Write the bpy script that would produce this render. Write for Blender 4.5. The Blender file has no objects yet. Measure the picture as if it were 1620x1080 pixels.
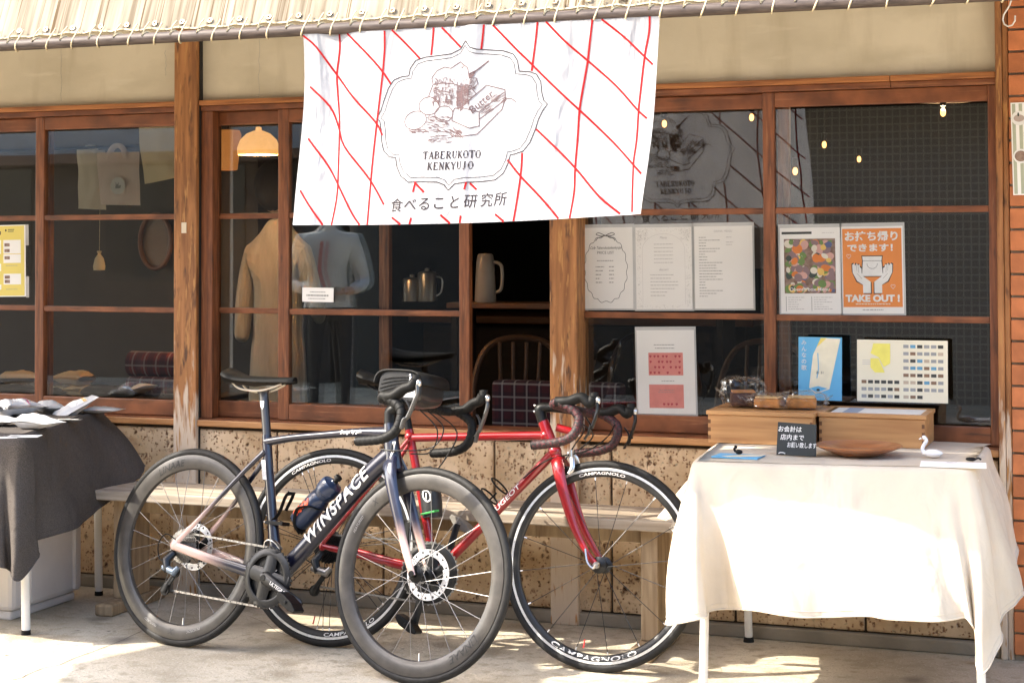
import bpy, math, random
from mathutils import Vector, Matrix, noise as mnoise
R = math.radians; PI = math.pi
C = bpy.context.scene.collection
rng = random.Random(7)
# ------------------------------------------------------------------ camera, sky, sun, exposure
F, CY, YAW, PITCH, ROLL, DIST, HGT = 2698.36, 313.42, .353881, .027680, -.002723, 5.8955, 1.36658
fw = Vector((-math.sin(YAW)*math.cos(PITCH), math.cos(YAW)*math.cos(PITCH), math.sin(PITCH)))
r0 = Vector((math.cos(YAW), math.sin(YAW), 0)); u0 = r0.cross(fw)
rt = r0*math.cos(ROLL) + u0*math.sin(ROLL); up_ = -r0*math.sin(ROLL) + u0*math.cos(ROLL)
CAM = Vector((0, -DIST, HGT))
cd = bpy.data.cameras.new('camera'); cam = bpy.data.objects.new('camera', cd); C.objects.link(cam)
cam.matrix_world = Matrix(((rt.x, up_.x, -fw.x, CAM.x), (rt.y, up_.y, -fw.y, CAM.y), (rt.z, up_.z, -fw.z, CAM.z), (0, 0, 0, 1)))
cd.sensor_fit = 'HORIZONTAL'; cd.sensor_width = 36; cd.lens = F/1620*36
cd.shift_y = -(540-CY)/1620; cd.clip_start = .05; cd.clip_end = 2000
cd.dof.use_dof = False
bpy.context.scene.camera = cam
SUN_AZ, SUN_EL = 62.0, 41.0
sd = Vector((math.sin(R(SUN_AZ))*math.cos(R(SUN_EL)), math.cos(R(SUN_AZ))*math.cos(R(SUN_EL)), -math.sin(R(SUN_EL))))
W = bpy.data.worlds.new('World'); bpy.context.scene.world = W; W.use_nodes = True
nt = W.node_tree; sky = nt.nodes.new('ShaderNodeTexSky'); sky.sky_type = 'NISHITA'; sky.sun_disc = False
sky.sun_elevation = R(SUN_EL); sky.sun_rotation = R(180+SUN_AZ); sky.air_density = 1.0; sky.dust_density = 2.5; sky.ozone_density = .6
nt.links.new(sky.outputs[0], nt.nodes['Background'].inputs[0]); nt.nodes['Background'].inputs[1].default_value = .15
sl = bpy.data.lights.new('sun', 'SUN'); sl.energy = 2.05; sl.angle = R(.53); sl.color = (1, .92, .79)
so = bpy.data.objects.new('sun', sl); C.objects.link(so); so.rotation_euler = sd.to_track_quat('-Z', 'Y').to_euler()
so.location = (-6, -6, 8)
vs = bpy.context.scene.view_settings; vs.view_transform = 'Standard'; vs.look = 'None'; vs.gamma = 1; vs.exposure = 2.5
bpy.context.scene.cycles.max_bounces = 10; bpy.context.scene.cycles.transparent_max_bounces = 16
bpy.context.scene.cycles.sample_clamp_indirect = 6
bpy.context.scene.cycles.caustics_reflective = False; bpy.context.scene.cycles.caustics_refractive = False
bpy.context.scene.cycles.blur_glossy = 1.0

def at(x, y, Y):          # a pixel of the 1620-wide photograph, read at a known depth Y
    d = fw + rt*((x-810)/F) + up_*((CY-y)/F); t = (Y-CAM.y)/d.y
    return CAM + d*t
def gr(x, y, Z=0.0):      # ... read at a known height
    d = fw + rt*((x-810)/F) + up_*((CY-y)/F); t = (Z-CAM.z)/d.z
    return CAM + d*t
# ------------------------------------------------------------------ mesh builder
class MB:
    def __init__(s): s.v = []; s.f = []
    def add(s, vs, fs):
        b = len(s.v); s.v += [tuple(p) for p in vs]; s.f += [tuple(i+b for i in f) for f in fs]; return s
    def box(s, x0, x1, y0, y1, z0, z1, m=None):
        p = [Vector((x, y, z)) for z in (z0, z1) for y in (y0, y1) for x in (x0, x1)]
        if m: p = [m @ q for q in p]
        return s.add(p, [(0, 2, 3, 1), (4, 5, 7, 6), (0, 1, 5, 4), (2, 6, 7, 3), (0, 4, 6, 2), (1, 3, 7, 5)])
    def tube(s, pts, r, n=10, ref=None, caps=True, closed=False):
        pts = [Vector(p) for p in pts]; m = len(pts)
        rs = r if isinstance(r, list) else [r]*m
        vs = []; fs = []; prev = None
        for i, p in enumerate(pts):
            if closed: t = pts[(i+1) % m]-pts[i-1]
            else: t = pts[min(i+1, m-1)]-pts[max(i-1, 0)]
            t = t.normalized() if t.length > 1e-9 else Vector((0, 0, 1))
            if ref is not None:
                a = t.cross(Vector(ref)); a = a.normalized() if a.length > 1e-6 else t.orthogonal().normalized()
            elif prev is None: a = t.orthogonal().normalized()
            else:
                a = prev - t*prev.dot(t); a = a.normalized() if a.length > 1e-6 else t.orthogonal().normalized()
            prev = a; b = t.cross(a)
            ra, rb = rs[i] if isinstance(rs[i], (tuple, list)) else (rs[i], rs[i])
            for k in range(n):
                w = 2*PI*k/n; vs.append(p + a*(math.cos(w)*ra) + b*(math.sin(w)*rb))
        for i in range(m if closed else m-1):
            j = (i+1) % m
            for k in range(n): fs.append((i*n+k, i*n+(k+1) % n, j*n+(k+1) % n, j*n+k))
        if caps and not closed: fs += [tuple(range(n))[::-1], tuple((m-1)*n+k for k in range(n))]
        return s.add(vs, fs)
    def lathe(s, prof, n=48, axis='y', c=(0, 0, 0), closed=False, a0=0.0, a1=2*PI):
        c = Vector(c); full = abs(a1-a0-2*PI) < 1e-6; m = n if full else n+1; k = len(prof); vs = []; fs = []
        for i in range(m):
            w = a0+(a1-a0)*i/n; cw, sw = math.cos(w), math.sin(w)
            for (r, h) in prof:
                if axis == 'y': vs.append(c+Vector((r*cw, h, r*sw)))
                elif axis == 'x': vs.append(c+Vector((h, r*cw, r*sw)))
                else: vs.append(c+Vector((r*cw, r*sw, h)))
        for i in range(n):
            j = (i+1) % m
            for q in range(k if closed else k-1):
                q2 = (q+1) % k; fs.append((i*k+q, j*k+q, j*k+q2, i*k+q2))
        return s.add(vs, fs)
    def grid(s, nu, nv, fn, wrap=False):
        vs = [fn(i/(nu-1 if not wrap else nu), j/(nv-1)) for i in range(nu) for j in range(nv)]; fs = []
        for i in range(nu if wrap else nu-1):
            for j in range(nv-1):
                a = i*nv+j; b = ((i+1) % nu)*nv+j; fs.append((a, b, b+1, a+1))
        return s.add(vs, fs)
    def prism(s, poly, mp, w0, w1):       # poly in (a,b), mp(a,b,w) -> point
        n = len(poly); vs = [mp(a, b, w0) for a, b in poly]+[mp(a, b, w1) for a, b in poly]
        fs = [tuple(range(n)), tuple(range(2*n-1, n-1, -1))]+[(i, i+n, (i+1) % n+n, (i+1) % n) for i in range(n)]
        return s.add(vs, fs)
    def blob(s, c, rad, n=12, m=8, fn=None):
        c = Vector(c); rad = Vector(rad) if not isinstance(rad, (int, float)) else Vector((rad,)*3); vs = []; fs = []
        for i in range(m+1):
            th = PI*i/m
            for k in range(n):
                w = 2*PI*k/n; d = Vector((math.sin(th)*math.cos(w), math.sin(th)*math.sin(w), math.cos(th)))
                sc = fn(d) if fn else 1.0; vs.append(c+Vector((d.x*rad.x, d.y*rad.y, d.z*rad.z))*sc)
        for i in range(m):
            for k in range(n): fs.append((i*n+k, i*n+(k+1) % n, (i+1)*n+(k+1) % n, (i+1)*n+k))
        return s.add(vs, fs)
    def mesh(s, name):
        me = bpy.data.meshes.new(name); me.from_pydata([tuple(v) for v in s.v], [], s.f); me.validate(); me.update(); return me
    def build(s, name, m, parent=None, smooth=False, bevel=0, weld=False):
        me = s.mesh(name); me.materials.append(m)
        if smooth:
            me.polygons.foreach_set('use_smooth', [True]*len(me.polygons))
            try: me.set_sharp_from_angle(angle=R(42))
            except Exception: pass
        return link(name, me, parent, bevel)
OFF = {}
def link(name, me, parent=None, bevel=0):
    o = bpy.data.objects.new(name, me); C.objects.link(o)
    if parent is not None:
        o.parent = parent; o.location = -OFF.get(parent.name, Vector((0, 0, 0)))
    if bevel:
        b = o.modifiers.new('bevel', 'BEVEL'); b.width = bevel; b.segments = 2; b.limit_method = 'ANGLE'
    return o
def tag(o, label=None, cat=None, group=None, kind=None):
    if label: o['label'] = label
    if cat: o['category'] = cat
    if group: o['group'] = group
    if kind: o['kind'] = kind
    return o
def thing(name, label, cat, loc=(0, 0, 0), group=None):   # an Empty at the thing's base; parts given in world coordinates
    o = bpy.data.objects.new(name, None); C.objects.link(o); o.empty_display_size = .1
    o.location = loc; OFF[o.name] = Vector(loc); return tag(o, label, cat, group)
def struct(name, mb, m, **k): return tag(mb.build(name, m, **k), kind='structure')
def copy_obj(o, parent=None, loc=None):
    c = o.copy(); C.objects.link(c)
    if parent is not None: c.parent = parent
    if loc is not None: c.location = loc
    return c
# ------------------------------------------------------------------ materials
MATS = {}
def mat(name, c, r=.55, m=0.0, var=.12, sc=6, bump=.15, bsc=60, st=(1, 1, 1), c2=None, rnd=0.0, coat=0.0, spec=.5, det=6, lo=.35, hi=.65, bd=.002, sub=None, sheen=0):
    M = bpy.data.materials.new(name); M.use_nodes = True; N = M.node_tree.nodes; L = M.node_tree.links; b = N['Principled BSDF']
    MATS[name] = M
    tc = N.new('ShaderNodeTexCoord'); mp = N.new('ShaderNodeMapping'); mp.inputs['Scale'].default_value = st
    L.new(tc.outputs['Object'], mp.inputs[0])
    n1 = N.new('ShaderNodeTexNoise'); n1.inputs['Scale'].default_value = sc; n1.inputs['Detail'].default_value = det
    L.new(mp.outputs[0], n1.inputs['Vector'])
    rp = N.new('ShaderNodeValToRGB'); rp.color_ramp.elements[0].position = lo; rp.color_ramp.elements[1].position = hi
    a = [max(0, x*(1-var)) for x in c]; d = [min(1, x*(1+var)) for x in c] if c2 is None else list(c2)
    if c2 is not None: a = list(c)
    rp.color_ramp.elements[0].color = (*a, 1); rp.color_ramp.elements[1].color = (*d, 1)
    L.new(n1.outputs['Fac'], rp.inputs[0]); out = rp.outputs[0]
    if rnd:
        oi = N.new('ShaderNodeObjectInfo'); mr = N.new('ShaderNodeMapRange'); mr.inputs['To Min'].default_value = 1-rnd; mr.inputs['To Max'].default_value = 1+rnd
        L.new(oi.outputs['Random'], mr.inputs[0]); vm = N.new('ShaderNodeMix'); vm.data_type = 'RGBA'; vm.blend_type = 'MULTIPLY'; vm.inputs[0].default_value = 1
        L.new(out, vm.inputs[6]); L.new(mr.outputs[0], vm.inputs[7]); out = vm.outputs[2]
    L.new(out, b.inputs['Base Color'])
    b.inputs['Roughness'].default_value = r; b.inputs['Metallic'].default_value = m; b.inputs['Specular IOR Level'].default_value = spec
    if coat: b.inputs['Coat Weight'].default_value = coat; b.inputs['Coat Roughness'].default_value = .06
    if sheen: b.inputs['Sheen Weight'].default_value = sheen
    if bump:
        n2 = N.new('ShaderNodeTexNoise'); n2.inputs['Scale'].default_value = bsc; n2.inputs['Detail'].default_value = 5
        L.new(mp.outputs[0], n2.inputs['Vector']); bp = N.new('ShaderNodeBump'); bp.inputs['Strength'].default_value = bump; bp.inputs['Distance'].default_value = bd
        L.new(n2.outputs['Fac'], bp.inputs['Height']); L.new(bp.outputs[0], b.inputs['Normal'])
    return M
def add_bump(M, sock, strength, dist):
    N = M.node_tree.nodes; L = M.node_tree.links; b = N['Principled BSDF']; bp = N.new('ShaderNodeBump'); bp.inputs['Strength'].default_value = strength; bp.inputs['Distance'].default_value = dist
    L.new(sock, bp.inputs['Height'])
    if b.inputs['Normal'].links: L.new(b.inputs['Normal'].links[0].from_socket, bp.inputs['Normal'])
    L.new(bp.outputs[0], b.inputs['Normal'])
def wrinkle(M, sc, dist, st=(1, 1, 1), strength=1.0):   # soft creases of hanging or folded cloth
    N = M.node_tree.nodes; L = M.node_tree.links; tc = next(n for n in N if n.type == 'TEX_COORD'); mp = N.new('ShaderNodeMapping'); mp.inputs['Scale'].default_value = st; mp.inputs['Rotation'].default_value = (0, R(18), 0); L.new(tc.outputs['Object'], mp.inputs[0])
    n = N.new('ShaderNodeTexNoise'); n.inputs['Scale'].default_value = sc; n.inputs['Detail'].default_value = 3; n.inputs['Distortion'].default_value = .6; L.new(mp.outputs[0], n.inputs['Vector']); add_bump(M, n.outputs['Fac'], strength, dist); return M
def mixin(M, c, mk, pit=0):      # mix a second base colour in by a mask built by mk(nodes, links, texcoord) -> socket
    N = M.node_tree.nodes; L = M.node_tree.links; b = N['Principled BSDF']; src = b.inputs['Base Color'].links[0].from_socket
    tc = next(n for n in N if n.type == 'TEX_COORD'); f = mk(N, L, tc)
    x = N.new('ShaderNodeMix'); x.data_type = 'RGBA'; L.new(f, x.inputs[0]); L.new(src, x.inputs[6]); x.inputs[7].default_value = (*c, 1)
    L.new(x.outputs[2], b.inputs['Base Color'])
    if pit:
        iv = N.new('ShaderNodeMath'); iv.operation = 'SUBTRACT'; iv.inputs[0].default_value = 1; L.new(f, iv.inputs[1]); add_bump(M, iv.outputs[0], 1.0, pit)
    return M
def noise_mask(scale, lo, hi, st=(1, 1, 1), zr=None, det=6):
    def mk(N, L, tc):
        mp = N.new('ShaderNodeMapping'); mp.inputs['Scale'].default_value = st; L.new(tc.outputs['Object'], mp.inputs[0])
        n = N.new('ShaderNodeTexNoise'); n.inputs['Scale'].default_value = scale; n.inputs['Detail'].default_value = det; L.new(mp.outputs[0], n.inputs['Vector'])
        v = n.outputs['Fac']
        if zr:
            sp = N.new('ShaderNodeSeparateXYZ'); L.new(tc.outputs['Object'], sp.inputs[0]); z = N.new('ShaderNodeMapRange')
            z.inputs['From Min'].default_value = zr[0]; z.inputs['From Max'].default_value = zr[1]; z.inputs['To Min'].default_value = -zr[2]; z.inputs['To Max'].default_value = zr[2]
            L.new(sp.outputs[2], z.inputs[0]); a = N.new('ShaderNodeMath'); a.operation = 'ADD'; L.new(v, a.inputs[0]); L.new(z.outputs[0], a.inputs[1]); v = a.outputs[0]
        m = N.new('ShaderNodeMapRange'); m.inputs['From Min'].default_value = lo; m.inputs['From Max'].default_value = hi; L.new(v, m.inputs[0]); return m.outputs[0]
    return mk
def vor_mask(scale, lo, hi, st=(1, 1, 1), nz=0.0):
    def mk(N, L, tc):
        mp = N.new('ShaderNodeMapping'); mp.inputs['Scale'].default_value = st; L.new(tc.outputs['Object'], mp.inputs[0])
        src = mp.outputs[0]
        if nz:
            n = N.new('ShaderNodeTexNoise'); n.inputs['Scale'].default_value = scale*2; L.new(src, n.inputs['Vector'])
            a = N.new('ShaderNodeMix'); a.data_type = 'RGBA'; a.blend_type = 'LINEAR_LIGHT'; a.inputs[0].default_value = nz; L.new(src, a.inputs[6]); L.new(n.outputs['Color'], a.inputs[7]); src = a.outputs[2]
        v = N.new('ShaderNodeTexVoronoi'); v.inputs['Scale'].default_value = scale; v.inputs['Randomness'].default_value = 1; L.new(src, v.inputs['Vector'])
        m = N.new('ShaderNodeMapRange'); m.inputs['From Min'].default_value = hi; m.inputs['From Max'].default_value = lo; L.new(v.outputs['Distance'], m.inputs[0])
        w = N.new('ShaderNodeMapRange'); w.inputs['From Min'].default_value = .45; w.inputs['From Max'].default_value = .6
        sp = N.new('ShaderNodeSeparateColor'); L.new(v.outputs['Color'], sp.inputs[0]); L.new(sp.outputs[0], w.inputs[0])
        q = N.new('ShaderNodeMath'); q.operation = 'MULTIPLY'; L.new(m.outputs[0], q.inputs[0]); L.new(w.outputs[0], q.inputs[1]); return q.outputs[0]
    return mk
def plain(name, c, r=.5, m=0.0, coat=0): return mat(name, c, r, m, var=.05, sc=30, bump=0, coat=coat)
def emis(name, c, s, base=(.8, .6, .4)):
    M = plain(name, base, .5); b = M.node_tree.nodes['Principled BSDF']; b.inputs['Emission Color'].default_value = (*c, 1); b.inputs['Emission Strength'].default_value = s; return M
def glassy(name, tint=(.93, .96, .95), f0=.10, f1=.6, r=.0, wob=0.0):   # thin pane: clear through, reflecting more at grazing angles
    M = bpy.data.materials.new(name); M.use_nodes = True; N = M.node_tree.nodes; L = M.node_tree.links; N.remove(N['Principled BSDF']); o = N['Material Output']
    t = N.new('ShaderNodeBsdfTransparent'); t.inputs[0].default_value = (*tint, 1); g = N.new('ShaderNodeBsdfGlossy'); g.inputs['Roughness'].default_value = r
    lw = N.new('ShaderNodeLayerWeight'); lw.inputs['Blend'].default_value = .35; mr = N.new('ShaderNodeMapRange'); mr.inputs['To Min'].default_value = f0; mr.inputs['To Max'].default_value = f1
    L.new(lw.outputs['Fresnel'], mr.inputs[0]); x = N.new('ShaderNodeMixShader'); L.new(mr.outputs[0], x.inputs[0]); L.new(t.outputs[0], x.inputs[1]); L.new(g.outputs[0], x.inputs[2])
    if wob:
        tc = N.new('ShaderNodeTexCoord'); n = N.new('ShaderNodeTexNoise'); n.inputs['Scale'].default_value = 3; L.new(tc.outputs['Object'], n.inputs['Vector'])
        bp = N.new('ShaderNodeBump'); bp.inputs['Strength'].default_value = wob; bp.inputs['Distance'].default_value = .002; L.new(n.outputs['Fac'], bp.inputs['Height']); L.new(bp.outputs[0], g.inputs['Normal'])
    L.new(x.outputs[0], o.inputs['Surface']); return M
def cloth(name, c, tr=.35, r=.9, weave=900, var=.04, c2=None, sc=4, st=(1, 1, 1), lo=.35, hi=.65, det=6):   # diffuse + translucent
    M = mat(name, c, r, var=var, sc=sc, bump=.25, bsc=weave, bd=.0006, c2=c2, st=st, lo=lo, hi=hi, spec=.15, det=det); N = M.node_tree.nodes; L = M.node_tree.links
    b = N['Principled BSDF']; t = N.new('ShaderNodeBsdfTranslucent'); L.new(b.inputs['Base Color'].links[0].from_socket, t.inputs[0])
    x = N.new('ShaderNodeMixShader'); x.inputs[0].default_value = tr; L.new(b.outputs[0], x.inputs[1]); L.new(t.outputs[0], x.inputs[2]); L.new(x.outputs[0], N['Material Output'].inputs['Surface']); return M

wood_sash = mat('sash_wood', (.115, .034, .010), .5, var=0, c2=(.25, .080, .026), sc=9, st=(1, 8, 1), bump=.15, bsc=40, coat=.12)
wood_sash_v = mat('sash_wood_upright', (.115, .034, .010), .5, var=0, c2=(.25, .080, .026), sc=14, st=(6, 6, .5), bump=.15, bsc=40, coat=.12)
mixin(wood_sash, (.33, .14, .06), noise_mask(16, .58, .78, (.35, 5, 5))); mixin(wood_sash_v, (.33, .14, .06), noise_mask(16, .58, .78, (5, 5, .35))); mixin(wood_sash, (.05, .018, .007), noise_mask(11, .60, .78, (.6, 4, 4))); mixin(wood_sash_v, (.05, .018, .007), noise_mask(11, .60, .78, (4, 4, .6)))
wood_lintel = mat('lintel_wood', (.20, .065, .016), .5, var=0, c2=(.42, .16, .045), sc=8, st=(.7, 8, 12), bump=.3, bsc=30)
wood_sill = mat('sill_wood', (.34, .15, .05), .5, var=0, c2=(.56, .29, .12), sc=6, st=(.6, 10, 10), bump=.3, bsc=30)
def post_mat(name, z0, z1):
    M = mat(name, (.20, .075, .020), .6, var=0, c2=(.40, .17, .055), sc=7, st=(7, 7, .55), bump=.5, bsc=25)
    mixin(M, (.09, .035, .012), noise_mask(16, .56, .70, (3, 3, .7)))
    mixin(M, (.62, .50, .38), noise_mask(7, .50, .60, (5, 5, .7), (z1, z0, .34)))
    return mixin(M, (.42, .20, .06), noise_mask(20, .58, .66, (4, 4, .5)))
wood_post = post_mat('weathered_post_wood', .35, 1.25)
wood_post_dark = post_mat('old_post_wood', -.3, .6)
wood_bench = mat('grey_bench_wood', (.26, .205, .15), .8, var=0, c2=(.46, .39, .31), sc=5, st=(.7, 9, 9), bump=.5, bsc=22)
wood_bench_leg = mat('bench_leg_wood', (.24, .16, .09), .75, var=0, c2=(.42, .31, .19), sc=6, st=(7, 7, .8), bump=.5, bsc=22)
wood_box = mat('box_wood', (.42, .20, .075), .45, var=0, c2=(.56, .30, .12), sc=5, st=(.6, 6, 9), bump=.15, bsc=30)
wood_plate = mat('plate_wood', (.25, .085, .028), .32, var=0, c2=(.42, .165, .06), sc=5, st=(1, 7, 7), bump=.05, coat=.3)
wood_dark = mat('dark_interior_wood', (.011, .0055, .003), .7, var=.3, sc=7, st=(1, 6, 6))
stone = mat('tuff_stone', (.47, .32, .18), .92, var=0, c2=(.70, .53, .35), sc=6, bump=.9, bsc=38, rnd=.10, bd=.005)
mixin(stone, (.34, .19, .09), noise_mask(11, .60, .76)); mixin(stone, (.36, .30, .20), noise_mask(60, .62, .70)); mixin(stone, (.22, .10, .04), vor_mask(85, .15, .42, nz=.005), .003); mixin(stone, (.17, .070, .026), vor_mask(44, .08, .38, (1, 1, .75), nz=.012), .006); mixin(stone, (.095, .036, .013), vor_mask(23, .05, .22, (1, 1, .8), nz=.014), .01)
joint = plain('stone_joint', (.06, .045, .03), .9)
plaster = mat('plaster', (.56, .495, .375), .9, var=.10, sc=2.0, bump=.5, bsc=11, bd=.006, det=10)
mixin(plaster, (.47, .41, .30), noise_mask(3, .48, .72, (1, 1, 2.2), det=9)); mixin(plaster, (.60, .54, .42), noise_mask(7, .60, .72, (.5, 1, 3), det=9)); mixin(plaster, (.42, .355, .25), noise_mask(9, .52, .8, (1.2, 1, .25)))
concrete = mat('concrete', (.42, .36, .265), .92, var=0, c2=(.62, .55, .43), sc=1.9, bump=.8, bsc=85, bd=.004, det=12)
mixin(concrete, (.33, .275, .19), noise_mask(5.5, .52, .70, det=10)); mixin(concrete, (.62, .57, .48), noise_mask(120, .58, .72)); mixin(concrete, (.22, .185, .14), noise_mask(140, .58, .72)); mixin(concrete, (.38, .325, .235), noise_mask(22, .52, .68, det=9)); mixin(concrete, (.12, .10, .08), vor_mask(9, .02, .09, nz=.02)); mixin(concrete, (.22, .185, .14), vor_mask(3.1, .06, .22, nz=.05))
kerbm = mat('kerb_concrete', (.27, .235, .185), .92, var=.2, sc=5, bump=.5, bsc=80, bd=.003)
brickm = mat('brick', (.47, .155, .055), .8, var=.14, sc=18, bump=.5, bsc=90, rnd=.14)
mortar = mat('mortar', (.27, .22, .16), .95, bump=.5, bsc=120)
steel_pipe = mat('painted_pipe', (.045, .032, .027), .55, .0, var=0, c2=(.10, .075, .062), sc=30, st=(.5, 4, 4), bump=.1, spec=.3)
rope_m = mat('rope', (.58, .48, .30), .85, var=.2, sc=90, bump=.5, bsc=300)
brass = plain('brass_eyelet', (.30, .23, .15), .35, .8)
awn = cloth('awning_canvas', (.18, .145, .10), .22, .85, 700, c2=(.36, .315, .24), sc=8, st=(6, .25, .25), lo=.36, hi=.62, det=9)
mixin(awn, (.44, .39, .30), noise_mask(4, .50, .66, (1.6, .3, .3)))
mixin(awn, (.12, .08, .042), noise_mask(26, .56, .66, (5, .05, .05)))
banner_m = cloth('banner_cotton', (.54, .54, .55), .42, .85, 900, var=.015)
wrinkle(banner_m, 3.0, .042, (2.4, 2, .7)); wrinkle(banner_m, 12, .005, (1.2, 1, 1))
black = mat('black_plastic', (.005, .005, .005), .42, var=.05, bump=0, spec=.25)
matte_black = mat('black_rubber', (.006, .006, .006), .6, var=.2, sc=30, bump=.2, bsc=300, spec=.25)
glass = glassy('window_glass', (.93, .95, .94), .050, .60, 0, .03)
acryl = glassy('acrylic_sleeve', (.985, .985, .985), .03, .4, .05)
film = glassy('cellophane', (.97, .965, .95), .02, .30, .22, .25)
paper = mat('white_paper', (.88, .86, .83), .55, var=.02, bump=.03, spec=.3)
paper_cream = mat('cream_paper', (.78, .72, .56), .5, var=.03, bump=.03)
ink = plain('black_ink', (.03, .03, .03), .6); ink_grey = plain('grey_ink', (.30, .29, .28), .6); ink_light = plain('pale_ink', (.50, .48, .47), .6)
white_metal = mat('white_table_leg', (.78, .76, .72), .4, var=.04)
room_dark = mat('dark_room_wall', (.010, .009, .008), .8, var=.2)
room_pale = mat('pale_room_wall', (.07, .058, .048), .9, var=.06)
# ------------------------------------------------------------------ setting: ground, kerb, room behind the glass, street behind the camera
g = MB(); g.box(-60, 60, -60, 40, -.3, 0); ground = struct('ground', g, concrete)
crack_m = plain('crack', (.09, .08, .07), .95)
def strip(mb, pts, w, z):
    for a, b in zip(pts, pts[1:]):
        a = Vector(a); b = Vector(b); d = (b-a).normalized(); n = Vector((-d.y, d.x))*w/2
        mb.add([(*(a+n), z), (*(a-n), z), (*(b-n), z), (*(b+n), z)], [(0, 1, 2, 3)])
cr = MB(); pts = [(225, 1000), (205, 1008), (196, 1012), (178, 1020), (150, 1031), (120, 1043), (95, 1050), (70, 1058), (40, 1066), (35, 1072), (10, 1078)]
strip(cr, [gr(x+rng.uniform(-4, 4), y+rng.uniform(-2, 2)).xy for x, y in pts], .0035, .0015); cr.build('crack', crack_m, ground)
cr = MB(); strip(cr, [gr(x, y).xy for x, y in [(395, 975), (420, 985), (440, 1000), (470, 1010), (520, 1008)]], .002, .0015); cr.build('crack', crack_m, ground)
k = MB(); k.box(-7, -.4535, -.016, .1, 0, .046); struct('kerb', k, kerbm, bevel=.006)
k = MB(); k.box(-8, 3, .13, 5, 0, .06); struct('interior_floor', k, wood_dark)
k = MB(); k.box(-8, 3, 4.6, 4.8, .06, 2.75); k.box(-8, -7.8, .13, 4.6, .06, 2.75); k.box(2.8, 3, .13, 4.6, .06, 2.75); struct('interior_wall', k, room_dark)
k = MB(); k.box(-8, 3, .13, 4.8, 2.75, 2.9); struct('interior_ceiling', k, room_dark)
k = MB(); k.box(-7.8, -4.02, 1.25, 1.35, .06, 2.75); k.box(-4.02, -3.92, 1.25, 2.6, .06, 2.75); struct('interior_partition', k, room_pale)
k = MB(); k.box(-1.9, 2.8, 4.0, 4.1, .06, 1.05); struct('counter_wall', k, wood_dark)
# across the street (seen only in the panes' reflections)
tile_m = mat('mosaic_tile', (.23, .195, .16), .5, var=.1, sc=.6, bump=0)
def tile_mask(N, L, tc):
    mp = N.new('ShaderNodeMapping'); mp.inputs['Rotation'].default_value = (R(90), 0, 0); L.new(tc.outputs['Object'], mp.inputs[0])
    b = N.new('ShaderNodeTexBrick'); b.inputs['Scale'].default_value = 1; b.offset = 0; b.inputs['Brick Width'].default_value = .065; b.inputs['Row Height'].default_value = .065; b.inputs['Mortar Size'].default_value = .007
    L.new(mp.outputs[0], b.inputs['Vector']); return b.outputs['Fac']
mixin(tile_m, (.42, .37, .31), tile_mask)
opp = thing('tiled_building', 'grey mosaic-tiled building across the street, seen reflected in the panes', 'building', (-3, -9, 0))
m = MB(); m.box(-7.2, 14, -16, -9, 0, 4.6); m.build('wall', tile_m, opp)
shop_dark = plain('shutter_grey', (.035, .033, .03), .6)
for x0 in (-7.15, -5.15, .6, 3.6):
    m = MB(); m.box(x0, x0+1.95, -9.04, -8.96, 0, 2.68); m.build('shutter', shop_dark, opp, bevel=.02)
    m = MB(); m.box(x0+.3, x0+2.1, -9.03, -8.97, 3.2, 4.2); m.build('window', plain('dark_pane', (.03, .035, .04), .05), opp)
m = MB(); m.box(-7.3, 14, -9.0, -8.1, 2.7, 2.85); m.build('canopy', plain('canopy_grey', (.3, .3, .29), .6), opp)
op2 = thing('pale_building', 'pale plastered house across the street, seen reflected in the left panes', 'building', (-11, -9, 0))
m = MB(); m.box(-17, -7.6, -16, -9.4, 2.3, 4.6); m.build('wall', mat('pale_render', (.5, .5, .5), .9), op2)
m = MB(); m.box(-17, -7.6, -16, -9.38, 0, 2.299); m.build('shopfront', mat('dark_shopfront', (.05, .035, .028), .6), op2)
m = MB(); m.box(-17.3, -7.4, -16.3, -8.6, 4.6, 4.85); m.build('roof', plain('roof_grey', (.12, .12, .13), .6), op2)
for x0 in (-15.5, -12.8, -10.2):
    m = MB(); m.box(x0, x0+1.6, -9.43, -9.36, 1.0, 2.3); m.build('window', MATS['dark_pane'], op2)
m = MB(); m.box(-17, -7.6, -9.39, -8.9, 2.22, 2.32); m.build('canopy', plain('eave_brown', (.14, .08, .05), .7), op2)
# ------------------------------------------------------------------ the shop front
shop = thing('cafe_building', 'old wooden cafe front with brown sliding glazed sashes, plaster above and tuff stone below', 'building', (-2.4, 0, 0))
# stone course: separate blocks with recessed joints
joints = [-7.2, -6.75, -6.3, -5.85, -5.4, -4.95, -4.5, -4.05, -3.6, -3.15, -2.70, -2.25, -1.80, -1.35, -.90, -.4545]
for a, b in zip(joints, joints[1:]):
    m = MB(); y = rng.uniform(-.004, .002); m.box(a+.004, b-.004, y, .09, .052, .648)
    m.build('stone_block', stone, shop, bevel=.005)
m = MB(); m.box(-7.2, -.46, .012, .128, .0, .655); m.build('stone_backing', joint, shop)
# sill
m = MB(); m.box(-7.2, -.4535, -.024, .125, .661, .686); m.build('sill', wood_sill, shop, bevel=.004)
m = MB(); m.box(-7.2, -.4535, -.012, .1, .6865, .692); m.build('sill_track', wood_sash, shop)
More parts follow.
